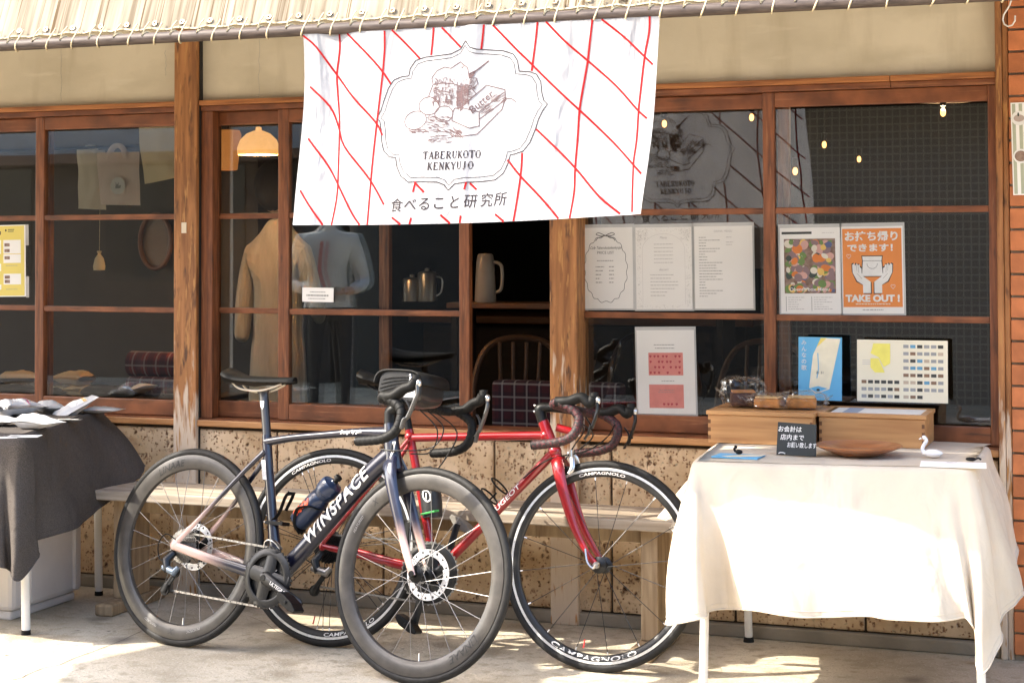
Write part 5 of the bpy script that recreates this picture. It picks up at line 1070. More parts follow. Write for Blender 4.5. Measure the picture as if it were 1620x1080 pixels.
# serif capitals drawn as strokes: (points, thick) in a unit box
SER = {'T': [[(.5, 0, .5, 1, 1)], [(0, 1, 1, 1, 0), (0, 1, 0, .82, 0), (1, 1, 1, .82, 0), (.34, 0, .66, 0, 0)]], 'A': [[(.5, 1, .92, 0, 1)], [(.5, 1, .1, 0, 0), (.24, .35, .78, .35, 0), (0, 0, .24, 0, 0), (.76, 0, 1.06, 0, 0)]], 'B': [[(.2, 0, .2, 1, 1), (.78, .85, .78, .62, 1), (.86, .15, .86, .38, 1)], [(.05, 1, .6, 1, 0), (.6, 1, .78, .85, 0), (.78, .62, .6, .52, 0), (.2, .52, .64, .52, 0), (.64, .52, .86, .38, 0), (.86, .15, .66, 0, 0), (.05, 0, .66, 0, 0)]], 'E': [[(.2, 0, .2, 1, 1)], [(.05, 1, .82, 1, 0), (.82, 1, .82, .84, 0), (.2, .52, .62, .52, 0), (.05, 0, .86, 0, 0), (.86, 0, .88, .2, 0)]], 'R': [[(.2, 0, .2, 1, 1), (.78, .85, .78, .64, 1), (.45, .5, .9, 0, 1)], [(.05, 1, .6, 1, 0), (.6, 1, .78, .85, 0), (.78, .64, .6, .5, 0), (.2, .5, .6, .5, 0), (.05, 0, .36, 0, 0), (.82, 0, 1, 0, 0)]], 'U': [[(.2, .25, .2, 1, 1)], [(.2, .25, .35, .03, 0), (.35, .03, .65, .03, 0), (.65, .03, .82, .25, 0), (.82, .25, .82, 1, 0), (.05, 1, .36, 1, 0), (.68, 1, .96, 1, 0)]], 'K': [[(.2, 0, .2, 1, 1), (.4, .55, .88, 0, 1)], [(.2, .4, .82, 1, 0), (.05, 1, .36, 1, 0), (.05, 0, .36, 0, 0), (.68, 1, .94, 1, 0), (.76, 0, 1, 0, 0)]], 'O': [[(.1, .3, .1, .7, 1), (.9, .3, .9, .7, 1)], [(.1, .7, .3, .98, 0), (.3, .98, .7, .98, 0), (.7, .98, .9, .7, 0), (.1, .3, .3, .02, 0), (.3, .02, .7, .02, 0), (.7, .02, .9, .3, 0)]], 'N': [[(.16, 1, .84, 0, 1)], [(.16, 0, .16, 1, 0), (.84, 0, .84, 1, 0), (0, 1, .2, 1, 0), (.02, 0, .32, 0, 0), (.68, 1, .98, 1, 0)]], 'Y': [[(.1, 1, .5, .45, 1), (.5, .45, .5, 0, 1)], [(.9, 1, .5, .45, 0), (0, 1, .28, 1, 0), (.74, 1, 1, 1, 0), (.34, 0, .66, 0, 0)]], 'J': [[(.55, .15, .55, 1, 1)], [(.55, .15, .38, -.05, 0), (.38, -.05, .2, .0, 0), (.4, 1, .72, 1, 0)]]}
def serif(m, s, c, w, h, hh, rot):
    n = len(s); cw = w/n
    for i, ch in enumerate(s):
        x0 = c[0]-w/2+cw*(i+.08)
        for grp in SER[ch]:
            for (a0, b0, a1, b1, th) in grp:
                P = [(x0+a0*cw*.84+b0*h*.03, c[1]+b0*h+(x0-c[0])*rot), (x0+a1*cw*.84+b1*h*.03, c[1]+b1*h+(x0-c[0])*rot)]
                pr_stroke(m, ban, P, .0042 if th else .0020, hh, .05)
def mk(m, hh):
    c = Bm([(487, 735)])[0]; serif(m, 'TABERUKOTO', c, .183, .0215, hh, 0); c = Bm([(478, 800)])[0]; serif(m, 'KENKYUJO', c, .146, .0215, hh, 0)
    for i, ch in enumerate('食べるこ'+'と研究所'):
        c = Bm([((155, 240, 322, 405, 495, 590, 685, 770)[i], 1045-i*6)])[0]; pr_text(m, ban, ch, c[0], c[1], .043, hh, .004, .05)
two(mk, inkp, 'printed_name')
def ep(x, y, a, b, r=0, n=28, t0=0, t1=2*PI): return Bm(ell_pts(x, y, a, b, n, r, t0, t1))
rs = random.Random(4)
def mk(m, hh):
    rs.seed(4)
    for e in ((265, 508, 72, 55, -.25), (350, 420, 66, 54, 0), (445, 470, 56, 48, -.2)): pr_stroke(m, ban, ep(*e), .0024, hh, .01)
    for P in ([(360, 250), (370, 290), (345, 360), (385, 380), (420, 420)], [(360, 250), (390, 205), (440, 182), (480, 190), (540, 150), (590, 190), (600, 250), (640, 250), (650, 285), (620, 320), (640, 345), (600, 390), (560, 410)], [(375, 290), (430, 280), (500, 285), (540, 300), (590, 330), (640, 300)], [(510, 435), (500, 460), (495, 510), (600, 555), (655, 540), (655, 455), (560, 432), (510, 435)], [(560, 425), (700, 292), (810, 320), (812, 380), (655, 500)], [(655, 455), (805, 335)], [(500, 550), (550, 605), (640, 590), (720, 510), (790, 440), (810, 375), (850, 375), (875, 395)]): pr_stroke(m, ban, Bm(P), .0026, hh, .01)
    pr_stroke(m, ban, Bm([(600, 225), (640, 205), (712, 142)]), .004, hh, .01); pr_poly(m, ban, Bm([(594, 225), (640, 208), (625, 240), (600, 255)]), hh)
    def hatch(box, n, ang, ln, w=.0010):
        for _ in range(n):
            x = rs.uniform(box[0], box[2]); y = rs.uniform(box[1], box[3]); l = ln*rs.uniform(.5, 1.2); pr_stroke(m, ban, Bm([(x, y), (x+l*math.cos(ang), y+l*math.sin(ang))]), w, hh, .02)
    hatch((370, 295, 500, 400), 150, 1.5, 26); hatch((370, 295, 500, 400), 80, .1, 22); hatch((525, 290, 600, 400), 150, 1.5, 28); hatch((525, 290, 600, 400), 110, .1, 22); hatch((520, 270, 560, 420), 80, 1.5, 34, .0016)
    hatch((370, 240, 500, 285), 70, 1.2, 22); hatch((560, 250, 640, 310), 60, 1.8, 22); hatch((330, 480, 470, 580), 120, .2, 26); hatch((215, 560, 330, 585), 50, .1, 26); hatch((340, 600, 470, 645), 40, -.2, 34); hatch((480, 560, 545, 605), 70, .6, 22, .0014)
    hatch((660, 420, 720, 470), 40, -.7, 30); hatch((720, 360, 805, 400), 50, -.7, 30); hatch((545, 160, 585, 235), 40, 1.0, 7)
    c = Bm([(660, 385)])[0]; pr_text(m, ban, 'Butter', c[0]+.012, c[1]-.014, .033, hh, .004, .1, rot=.72)
two(mk, inkb, 'sketch_print')
# ------------------------------------------------------------------ posters on the panes
def sheet(name, label, px, Y, mt, sleeve=True, cat='poster', group=None, sl=(.006, .012)):
    tl_, tr, br, bl_ = [at(x, y, Y) for x, y in px]; w = ((br-bl_).length+(tr-tl_).length)/2; h = ((tl_-bl_).length+(tr-br).length)/2
    t = thing(name, label, cat, (bl_+br)/2, group); u = (br-bl_).normalized(); v = Vector((0, 0, 1)); v = (v-u*v.dot(u)).normalized(); n = Vector((0, -1, 0))
    S = lambda a, b, hh: bl_+u*a+v*b+n*hh
    m = MB(); m.prism([(0, 0), (w, 0), (w, h), (0, h)], S, -.0012, 0); m.build('sheet', mt, t)
    if sleeve:
        m = MB(); m.prism([(-sl[0], -sl[0]), (w+sl[0], -sl[0]), (w+sl[0], h+sl[1]), (-sl[0], h+sl[1])], S, -.0028, -.0016); m.build('acrylic_sleeve', mat('sleeve_back', (.55, .55, .54), .3) if 'sleeve_back' not in MATS else MATS['sleeve_back'], t)
        m = MB(); m.add([S(-sl[0], -sl[0], .0022), S(w+sl[0], -sl[0], .0022), S(w+sl[0], h+sl[1], .0022), S(-sl[0], h+sl[1], .0022)], [(0, 1, 2, 3)]); m.build('acrylic_front', acryl, t)
    return t, S, w, h
GP = 'menu sheets on the panes'; YE = YB+.010; YFf = YF+.010
def lines(t, S, rows, mt, name='printed_text'):
    m = MB()
    for (a, b, w_, h_) in rows:
        x = a
        while x < a+w_:
            l = min(rng.uniform(.004, .012), a+w_-x); pr_rect(m, S, x, b, l, h_, .0006); x += l+.0022
    m.build(name, mt, t)
t, S, w, h = sheet('price_list', 'white price list with a wavy black oval and bow, leftmost of three menu sheets', [(917, 360), (1001, 360), (1003, 488), (917, 488)], YE, paper, group=GP)
m = MB(); P = []
for i in range(140):
    a = 2*PI*i/140; r_ = 1+.030*math.sin(a*17); P.append((w*.5+w*.395*r_*math.cos(a)*abs(math.cos(a))**-.12 if abs(math.cos(a)) > .01 else w*.5, h*.485+h*.405*r_*math.sin(a)))
pr_stroke(m, S, P+[P[0]], .0016, .0008, .01)
for sx in (-1, 1):
    pr_stroke(m, S, [(p.x, p.y) for p in spline([(w*.5, h*.90, 0), (w*(.5+sx*.12), h*.935, 0), (w*(.5+sx*.17), h*.915, 0), (w*(.5+sx*.08), h*.895, 0), (w*.5, h*.90, 0), (w*(.5+sx*.14), h*.87, 0), (w*(.5+sx*.18), h*.835, 0)], 6)], .0022, .001, .01)
pr_text(m, S, 'Cafe Taberukotokenkyujo', w*.5, h*.735, .014, .0008, .0, .3, wid=w*.58); pr_text(m, S, 'PRICE LIST', w*.5, h*.675, .014, .0008, -.006, wid=w*.31); m.build('printed_art', ink, t)
lines(t, S, [(w*.34, h*.585, w*.3, .003)]+[(w*.31, h*(.51-.048*i), w*(.16, .14, .1, .08, .12)[i], .003) for i in range(5)]+[(w*.56, h*(.51-.048*i), w*.09, .003) for i in range(5)], ink_grey)
t, S, w, h = sheet('menu_sheet', 'white menu with a faint grey floral arch border, middle of three menu sheets', [(1005, 360), (1093, 359), (1096, 489), (1007, 489)], YE, paper, group=GP)
m = MB(); rs.seed(9)
for i in range(420):
    side = rs.random(); 
    if side < .35: x, y = rs.uniform(.02, .10)*w, rs.uniform(.02, .98)*h
    elif side < .7: x, y = rs.uniform(.90, .98)*w, rs.uniform(.02, .98)*h
    elif side < .85: x, y = rs.uniform(.03, .97)*w, rs.uniform(.94, .985)*h
    else: x, y = rs.uniform(.03, .97)*w, rs.uniform(.015, .05)*h
    if rs.random() < .4: x = w*(rs.uniform(.03, .22) if rs.random() < .5 else rs.uniform(.80, .97)); y = h*rs.uniform(.84, .97)
    a = rs.uniform(0, 6.3); l = rs.uniform(.002, .006); pr_stroke(m, S, [(x, y), (x+l*math.cos(a), y+l*math.sin(a))], .0007, .0007, .01)
pr_stroke(m, S, [(w*.12, h*.06), (w*.12, h*.72)]+ell_pts(w*.5, h*.72, w*.38, h*.20, 24, 0, PI, 0)+[(w*.88, h*.06)], .0006, .0006, .01)
pr_text(m, S, 'Menu', w*.5, h*.86, .012, .0008, 0, .2); pr_text(m, S, 'dessert', w*.5, h*.47, .012, .0008, 0, .2); m.build('printed_art', ink_light, t)
lines(t, S, [(w*.5-w*.17, h*(.79-.045*i), w*.34, .002) for i in range(6)], ink_light); lines(t, S, [(w*.26, h*(.415-.042*i), w*(.42, .36, .5, .5, .44, .3, .26)[i], .0022) for i in range(7)], ink_light)
t, S, w, h = sheet('menu_sheet', 'plain white menu with fine grey lines, rightmost of three menu sheets', [(1098, 358), (1190, 357), (1192, 488), (1100, 488)], YE, paper, group=GP)
m = MB(); pr_text(m, S, 'DRINK MENU', w*.5, h*.925, .011, .0008, -.006); m.build('printed_title', ink_light, t)
lines(t, S, [(w*.08, h*(.86-.034*i), w*rs.choice((.12, .3, .4, .36, .14, .1)), .0022) for i in range(22)], ink_grey); lines(t, S, [(w*.55, h*.86, w*.1, .002), (w*.55, h*.80, w*.12, .002), (w*.55, h*.77, w*.1, .002)], ink_light)
t, S, w, h = sheet('flyer', 'white flyer with pink heart-dotted panels, low on the pane right of the middle post', [(1010, 522), (1101, 522), (1101, 655), (1010, 654)], YE, paper, group=GP)
pink = plain('pink_print', (.72, .26, .23), .5); pink_d = plain('rose_print', (.48, .06, .08), .5)
m = MB(); pr_rect(m, S, w*.20, h*.46, w*.60, h*.27, .0005); pr_rect(m, S, w*.20, h*.07, w*.60, h*.28, .0005); m.build('printed_panel', pink, t)
m = MB(); rs.seed(3)
for r_ in range(5):
    for c_ in range(8):
        if rs.random() < .8:
            x = w*(.235+.072*c_+rs.uniform(-.01, .01)); y = h*(.69-.065*r_) if r_ < 4 else h*.12
            pr_ell(m, S, x-.0017, y, .0026, .0032, .0009, 8); pr_ell(m, S, x+.0019, y, .0026, .0032, .0011, 8); pr_poly(m, S, [(x-.004, y-.001), (x+.004, y-.001), (x, y-.0065)], .0013)
m.build('printed_hearts', pink_d, t)
lines(t, S, [(w*.30, h*.82, w*.36, .0024), (w*.32, h*.78, w*.34, .0024), (w*.42, h*.39, w*.22, .002), (w*.38, h*.28, w*.26, .0016), (w*.36, h*.255, w*.28, .0016)], ink_grey)
t, S, w, h = sheet('food_flyer', 'white flyer with a colourful lunch-box photo, left of the orange poster', [(1236, 360), (1331, 360), (1332, 496), (1236, 496)], YFf, paper, group=GP)
food_bg = mat('food_photo', (.16, .085, .055), .5, var=0, c2=(.32, .22, .17), sc=60, bump=0)
m = MB(); pr_rect(m, S, w*.065, h*.235, w*.85, h*.635, .0005); m.build('printed_photo', food_bg, t)
fc = {'rice': (.72, .66, .55), 'egg': (.75, .50, .12), 'carrot': (.70, .20, .03), 'leaf': (.14, .24, .06), 'plum': (.09, .11, .24), 'ham': (.62, .35, .30), 'nori': (.03, .05, .04), 'bean': (.25, .16, .17)}
rs.seed(12); X0, Y0, W0, H0 = w*.065, h*.235, w*.85, h*.635; ms = {k_: MB() for k_ in fc}
for bx in range(2):
    for by in range(4):
        cx = X0+W0*(.25+.5*bx); cy = Y0+H0*(.125+.25*by)
        for k_, n in (('bean', 5), ('leaf', 4), ('nori', 2), ('ham', 3), ('rice', 3), ('carrot', 2), ('egg', 2), ('plum', 1)):
            for _ in range(n):
                ra = rs.uniform(.06, .15)*W0*.7; x = min(max(cx+rs.uniform(-.19, .19)*W0, X0+ra), X0+W0-ra); y = min(max(cy+rs.uniform(-.09, .09)*H0, Y0+ra), Y0+H0-ra)
                pr_ell(ms[k_], S, x, y, ra, ra*rs.uniform(.6, 1), .0008+rs.uniform(0, .0008), 12, rs.uniform(0, 3))
for k_ in fc: ms[k_].build('printed_food', plain('food_'+k_, fc[k_], .5), t)
m = MB(); pr_text(m, S, 'Obento box Menu', w*.48, h*.265, .016, .002, .012, 0, wid=w*.66); pr_rect(m, S, w*.05, h*.885, .001, .001, .0005); m.build('printed_title', decal_w, t)
m = MB(); pr_rect(m, S, w*.03, h*.925, w*.5, h*.028, .0006); pr_rect(m, S, w*.085, h*.03, .0012, h*.17, .0006); pr_rect(m, S, w*.51, h*.03, .0012, h*.17, .0006); m.build('printed_bar', ink, t)
lines(t, S, [(w*(.12+.43*c_), h*(.185-.027*i), w*rs.uniform(.15, .32), .002) for i in range(6) for c_ in range(2)]+[(w*.70, h*.935, w*.2, .0016)], ink_light)
org = mat('orange_print', (.80, .26, .05), .5, var=.03, bump=0)
t, S, w, h = sheet('takeout_poster', 'orange take-out poster with two white hands holding a bag, on the right pane', [(1334, 358), (1430, 358), (1432, 496), (1333, 496)], YFf, paper, group=GP)
m = MB(); pr_rect(m, S, w*.02, h*.075, w*.96, h*.90, .0005); m.build('printed_panel', org, t)
m = MB(); pr_text(m, S, 'お持ち帰り', w*.5, h*.845, .034, .001, .035, wid=w*.86); pr_text(m, S, 'できます！', w*.52, h*.72, .028, .001, .035, wid=w*.74); pr_text(m, S, 'TAKE OUT !', w*.5, h*.14, .031, .001, .05, wid=w*.88); m.build('printed_title', decal_w, t)
hand = [(.345, .235), (.345, .33), (.25, .375), (.18, .47), (.175, .56), (.205, .575), (.225, .55), (.245, .575), (.27, .555), (.295, .565), (.30, .53), (.325, .52), (.325, .47), (.345, .43), (.47, .365), (.47, .235)]
bagp = [(.33, .43), (.35, .60), (.34, .655), (.66, .655), (.65, .60), (.67, .43)]
for hh, mt_, gx, nm_ in ((.0010, ink, .010, 'printed_outline'), (.0016, decal_w, 0, 'printed_hands')):
    m = MB()
    for P in (hand, [(1-x, y) for x, y in hand][::-1], bagp):
        cx = sum(x for x, y in P)/len(P); cy = sum(y for x, y in P)/len(P); P = [(x+(gx*1.4 if x > cx else -gx*1.4), y+(gx if y > cy else -gx)) for x, y in P]
        V = [S(w*x, h*y, hh) for x, y in P]; m.add(V, [tuple(range(len(V)))])
    m.build(nm_, mt_, t)
m = MB(); pr_stroke(m, S, [(w*.34, h*.605), (w*.66, h*.605)], .0012, .002, .01); pr_stroke(m, S, ell_pts(w*.5, h*.575, w*.085, h*.06, 14, 0, PI, 2*PI), .0012, .002, .01)
for x0_, y0_, x1_, y1_ in ((.245, .56, .25, .49), (.27, .55, .28, .47), (.25, .46, .33, .40)): pr_stroke(m, S, [(w*x0_, h*y0_), (w*x1_, h*y1_)], .0008, .002); pr_stroke(m, S, [(w*(1-x0_), h*y0_), (w*(1-x1_), h*y1_)], .0008, .002)
m.build('printed_detail', ink, t); lines(t, S, [(w*.22, h*.105, w*.56, .003)], MATS['pale_decal']); lines(t, S, [(w*.33, h*.04, w*.34, .0026)], ink_grey, 'printed_credit')
m = MB(); 
for hx_, hy_ in ((.12, .66), (.83, .31)): pr_stroke(m, S, [(w*(hx_+.035*16*math.sin(q)**3/16), h*(hy_+.028*(13*math.cos(q)-5*math.cos(2*q)-2*math.cos(3*q)-math.cos(4*q))/16)) for q in [2*PI*i/24 for i in range(25)]], .0012, .001, .01)
m.build('printed_heart', decal_p, t)
yp = mat('yellow_poster_print', (.76, .62, .14), .5, var=.03, bump=0)
t, S, w, h = sheet('stamp_poster', 'yellow printed poster on the left pane, cut off by the picture edge', [(-50, 357), (41, 356), (41, 469), (-50, 470)], YE, paper, sleeve=False)
m = MB(); m.prism([(w+.001, h*.71), (w+.016, h*.71), (w+.016, h*1.0), (w+.001, h*1.0)], S, -.001, 0); m.prism([(w+.001, -.004), (w+.015, -.004), (w+.016, h*.28), (w+.001, h*.28)], S, -.001, 0); m.build('tape', mat('pale_tape', (.42, .40, .38), .4), t)
m = MB(); pr_rect(m, S, .004, .004, w-.010, h-.008, .0005); m.build('printed_panel', yp, t)
m = MB()
for (a, b, c_, d) in ((.62, .60, .30, .19), (.62, .47, .30, .12), (.62, .17, .30, .15), (.30, .60, .28, .19), (.30, .36, .28, .10), (.30, .10, .28, .07), (.62, .05, .30, .0)): pr_rect(m, S, w*a, h*b, w*c_, h*d, .0008)
m.build('printed_box', paper, t)
m = MB(); pr_rect(m, S, w*.30, h*.865, w*.28, h*.05, .0008); m.build('printed_bar', plain('brown_print', (.13, .07, .04), .5), t)
m = MB()
for (a, b) in ((.64, .70), (.64, .62), (.64, .52), (.64, .25), (.64, .19)): pr_rect(m, S, w*a, h*b, w*.09, h*.045, .0012)
m.build('printed_photo', food_bg, t); lines(t, S, [(w*.75, h*(.755-.02*i), w*.14, .0018) for i in range(7)]+[(w*.75, h*(.31-.02*i), w*.14, .0018) for i in range(6)]+[(w*.66, h*.43, w*.2, .002), (w*.66, h*.10, w*.2, .002)], ink_grey)
m = MB(); pr_ell(m, S, w*.665, h*.925, .004, .005, .0008); pr_rect(m, S, w*.70, h*.93, w*.11, .003, .0008); pr_rect(m, S, w*.70, h*.905, w*.10, .003, .0008); m.build('printed_title', ink, t)
# menu board on the brick pillar
t, S, w, h = sheet('striped_sign', 'green and white striped sign with round food photos on the brick pillar', [(1600, 163), (1700, 158), (1702, 306), (1603, 309)], -.0445, paper, sleeve=False, cat='sign')
m = MB()
for k in range(9): pr_rect(m, S, w*(.02+.11*k), .004, w*.055, h-.008, .0005)
m.build('printed_stripe', plain('sage_print', (.42, .44, .33), .6), t)
m = MB(); pr_ell(m, S, w*.13, h*.83, .024, .024, .0009, 24); pr_ell(m, S, w*.14, h*.42, .024, .024, .0009, 24); m.build('printed_plate', decal_w, t)
m = MB(); pr_ell(m, S, w*.13, h*.83, .017, .012, .0014, 16); m.build('printed_food', plain('soup_print', (.45, .36, .32), .5), t); m = MB(); pr_ell(m, S, w*.14, h*.42, .019, .018, .0014, 16); m.build('printed_food', food_bg, t)
m = MB(); pr_ell(m, S, w*.12, h*.87, .003, .007, .0018, 8); m.build('printed_food', MATS['food_nori'], t); lines(t, S, [(w*.2, h*(.66-.03*i), w*.2, .004) for i in range(3)]+[(w*.2, h*(.2-.03*i), w*.2, .005) for i in range(4)], ink_grey)
# small hanging card on the door
t, S, w, h = sheet('door_card', 'small white card with grey writing on the sliding door pane', [(478, 455), (528, 455), (527, 478), (478, 477)], YF+.006, paper, sleeve=False, cat='sign')
lines(t, S, [(w*.25, h*.66, w*.5, .0035), (w*.14, h*.40, w*.7, .006), (w*.2, h*.2, w*.55, .003)], ink_grey)
# ------------------------------------------------------------------ inside the left bay
shf = thing('display_shelf', 'low wooden display shelf inside the left window', 'shelf', (-4.4, .35, .06))
m = MB(); m.box(-5.6, -3.62, .13, .62, .715, .735); m.build('shelf_board', wood_dark, shf, bevel=.003)
for x in (-5.4, -3.68): m = MB(); m.box(x-.02, x+.02, .16, .60, .06, .7148); m.build('upright', wood_dark, shf, bevel=.003)
ZS = .737
def ins(x, y, Y): p = at(x, y, Y); return Vector((p.x, Y, ZS))
G2 = 'coffee bags inside the left window'
pouch('coffee_bag', 'tan kraft bag lying inside the window left of the stile, on a black pouch', 'bag', kraft, ins(40, 600, .22)+Vector((0, 0, .05)), .20, .11, .05, R(15), seed=21, group=G2)
pouch('coffee_bag', 'tan kraft bag lying inside the window just right of the stile', 'bag', kraft, ins(112, 600, .22)+Vector((0, 0, .05)), .19, .11, .055, R(170), seed=23, group=G2)
pouch('coffee_bag', 'brown kraft bag underneath another one, just right of the stile', 'bag', kraft, ins(125, 610, .24), .17, .11, .05, R(175), seed=25, group=G2)
pouch('coffee_bag', 'black foil pouch with a beige label left of the stile', 'bag', darkp, ins(30, 610, .24), .22, .12, .045, R(12), lab=[(.35, .65, .3, .7, crm)], seed=27, group=G2)
pouch('coffee_bag', 'black foil pouch with a yellow label right of the stile', 'bag', darkp, ins(92, 618, .22), .13, .10, .04, R(20), lab=[(.3, .7, .2, .6, crm)], seed=29, group=G2)
pouch('coffee_bag', 'large black foil pouch in the middle of the left window', 'bag', darkp, ins(172, 620, .21), .20, .12, .055, R(8), seed=31, group=G2)
pouch('coffee_bag', 'black foil pouch with a blue label in front of the plaid roll', 'bag', darkp, ins(198, 625, .20), .17, .11, .05, R(-12), lab=[(.5, .85, .3, .62, blu)], seed=33, group=G2)
pouch('coffee_bag', 'small cream paper pouch in front of the plaid roll', 'bag', mat('cream_pouch', (.70, .62, .48), .6, bump=.2, bsc=16), ins(228, 615, .19)+Vector((0, 0, .03)), .13, .08, .035, R(-30), R(-12), seed=35, group=G2)
def plaid_mat(name, sc, c0, c1, c2):
    M = mat(name, c0, .95, var=.1, sc=40, bump=.3, bsc=300)
    for ax, col, s_ in ((0, c1, sc), (2, c1, sc), (0, c2, sc*1.02), (2, c2, sc*1.02)):
        def mkp(N, L, tc, ax=ax, s_=s_, thin=(col is c2)):
            sp = N.new('ShaderNodeSeparateXYZ'); L.new(tc.outputs['Object'], sp.inputs[0]); a = N.new('ShaderNodeMath'); a.operation = 'MULTIPLY'; a.inputs[1].default_value = s_; L.new(sp.outputs[ax], a.inputs[0])
            b = N.new('ShaderNodeMath'); b.operation = 'FRACT'; L.new(a.outputs[0], b.inputs[0]); c = N.new('ShaderNodeMapRange')
            c.inputs['From Min'].default_value = .84 if thin else .52; c.inputs['From Max'].default_value = .88 if thin else .56; c.inputs['To Max'].default_value = .55; L.new(b.outputs[0], c.inputs[0]); return c.outputs[0]
        mixin(M, col, mkp)
    return M
plaid = plaid_mat('plaid_wool', 17, (.14, .022, .022), (.035, .014, .018), (.34, .26, .22))
pl = thing('plaid_cushion', 'red plaid upholstered bench roll at the right end of the left window', 'cushion', (-3.72, .45, .74)); p1 = ins(206, 600, .42); p2 = ins(300, 600, .42)
m = MB(); m.tube([(p1.x, .42, ZS+.128), (p1.x+.01, .42, ZS+.128), (p2.x, .42, ZS+.125)], [(.042, .05), (.05, .055), (.05, .055)], 18, ref=(0, 0, 1)); m.build('bolster', plaid, pl, smooth=True)
m = MB(); m.box(p1.x+.02, p2.x, .34, .50, ZS+.001, ZS+.078); m.build('seat_pad', plaid, pl, bevel=.02)
# tote bags and apron hanging in the left window
canvas_t = cloth('tote_canvas', (.78, .70, .58), .15, .9, 500, var=.05); canvas_p = cloth('pinkish_tote_canvas', (.74, .62, .56), .15, .9, 500, var=.05); linen_t = cloth('tan_linen', (.72, .60, .40), .15, .9, 400)
rail_ = thing('hanging_rail', 'thin dark rail with bags hung on it inside the left window', 'rail', (-4.2, .42, 1.79)); m = MB(); m.tube([(-5.0, .42, 1.79), (-3.70, .42, 1.80)], .006, 8); m.build('rod', black, rail_, smooth=True)
for x_ in (-4.95, -3.72): m = MB(); m.tube([(x_, .42, 1.80), (x_, .42, 2.75)], .003, 6); m.build('hanger_rod', black, rail_)
def tote(label, px, Y, mt, emblem=False, seed=0, handles=True):
    tl_, tr, br, bl_ = [at(x, y, Y) for x, y in px]; t = thing('tote_bag', label, 'bag', (bl_+br)/2, 'bags hung in the left window')
    def f(s):
        def g_(u, v): p = bl_.lerp(br, u).lerp(tl_.lerp(tr, u), v); return p+Vector((0, s*.014*math.sin(u*PI)**.5*(1-.4*v)+.012*mnoise.noise(Vector((u*3+seed, v*2.5, seed))), 0))
        return g_
    m = MB(); m.grid(16, 16, f(-1)); m.grid(16, 16, f(1)); m.build('bag_body', mt, t, smooth=True)
    if handles:
        for s in (-1, 1):
            a = tl_.lerp(tr, .28); b = tl_.lerp(tr, .72); top = Vector(((a.x+b.x)/2, Y, 1.795)); m = MB(); m.tube(spline([a+Vector((0, s*.01, -.03)), a.lerp(top, .6)+Vector((-.01, s*.008, 0)), top+Vector((0, s*.007, .006)), b.lerp(top, .6)+Vector((.01, s*.008, 0)), b+Vector((0, s*.01, -.03))], 5), [(.010, .0015)]*21, 6, ref=(0, 1, 0)); m.build('handle', mt, t, smooth=True)
    if emblem:
        S = lambda a, b, h: (bl_.lerp(br, .55).lerp(tl_.lerp(tr, .55), .36))+Vector((a, -.028-h, b)); m = MB(); pr_ell(m, S, 0, 0, .037, .037, 0, 24); e = m.build('emblem_patch', plain('pale_patch', (.62, .60, .58), .7), t)
        m = MB(); pr_poly(m, S, [(-.012, -.012), (.014, -.010), (.018, .004), (.004, .0), (.006, .016), (-.004, .004), (-.010, .018), (-.010, .002)], .002); m.build('emblem_bird', ink_grey, e)
    return t
tote('pinkish canvas tote with a round bird emblem hanging in the left window', [(152, 242), (220, 240), (222, 325), (160, 324)], .40, canvas_p, True, 3)
tote('pale tan canvas tote hanging half behind the pinkish one', [(122, 236), (165, 238), (168, 332), (124, 330)], .46, canvas_t, False, 6)
tote('tan linen cloth bag hanging at an angle next to the left post', [(218, 200), (282, 190), (290, 278), (229, 291)], .36, linen_t, False, 9, False)
hb = thing('drawstring_bag', 'tiny beige drawstring bag hanging in the middle of the left window', 'bag', at(157, 430, .7)); q0 = at(157, 428, .7); m = MB(); m.lathe([(.0005, 0), (.026, .002), (.028, .02), (.020, .055), (.006, .075), (.012, .088), (.0005, .09)], 16, 'z', q0); m.build('bag_body', linen_t, hb, smooth=True)
m = MB(); m.tube([q0+Vector((0, 0, .07)), q0+Vector((.004, 0, .5))], .0012, 5); m.build('cord', rope_m, hb)
ov = thing('round_frame', 'brown oval wooden frame on the pale inner wall beside the left post', 'frame', at(246, 420, 1.2)); q0 = at(246, 382, 1.2); m = MB(); m.tube([q0+Vector((.085*math.cos(a), 0, .13*math.sin(a))) for a in [2*PI*i/36 for i in range(36)]], .012, 8, closed=True); m.build('rim', mat('brown_frame_wood', (.16, .07, .04), .5), ov, smooth=True)
m = MB(); m.add([q0+Vector((.08*math.cos(a), .008, .125*math.sin(a))) for a in [2*PI*i/36 for i in range(36)]], [tuple(range(36))]); m.build('panel', mat('frame_panel', (.22, .17, .14), .7), ov)
# ------------------------------------------------------------------ lamps inside
lamp_o = emis('lit_dome_shade', (1, .46, .12), .20, (.8, .5, .25)); lamp_d = emis('lit_amber_shade', (1, .33, .07), .07, (.5, .25, .1)); bulb_m = emis('lit_bulb', (1, .42, .10), 1.1, (.9, .8, .6))
def hang(name, label, c, mkbody, group=None):
    t = thing(name, label, 'lamp', c, group); mkbody(t, Vector(c)); m = MB(); m.tube([Vector(c)+Vector((0, 0, .06)), (c[0], c[1], 2.75)], .003, 6); m.build('cord', black, t); return t
def dome(t, c):
    m = MB(); m.lathe([(.001, .098), (.02, .097), (.05, .085), (.078, .058), (.090, .025), (.091, .0), (.087, -.006), (.085, 0)], 32, 'z', c); m.build('shade', lamp_o, t, smooth=True)
    m = MB(); m.lathe([(.001, .115), (.012, .112), (.014, .097)], 16, 'z', c); m.build('cap', lamp_o, t, smooth=True); lamp_light(t, c, 2.5)
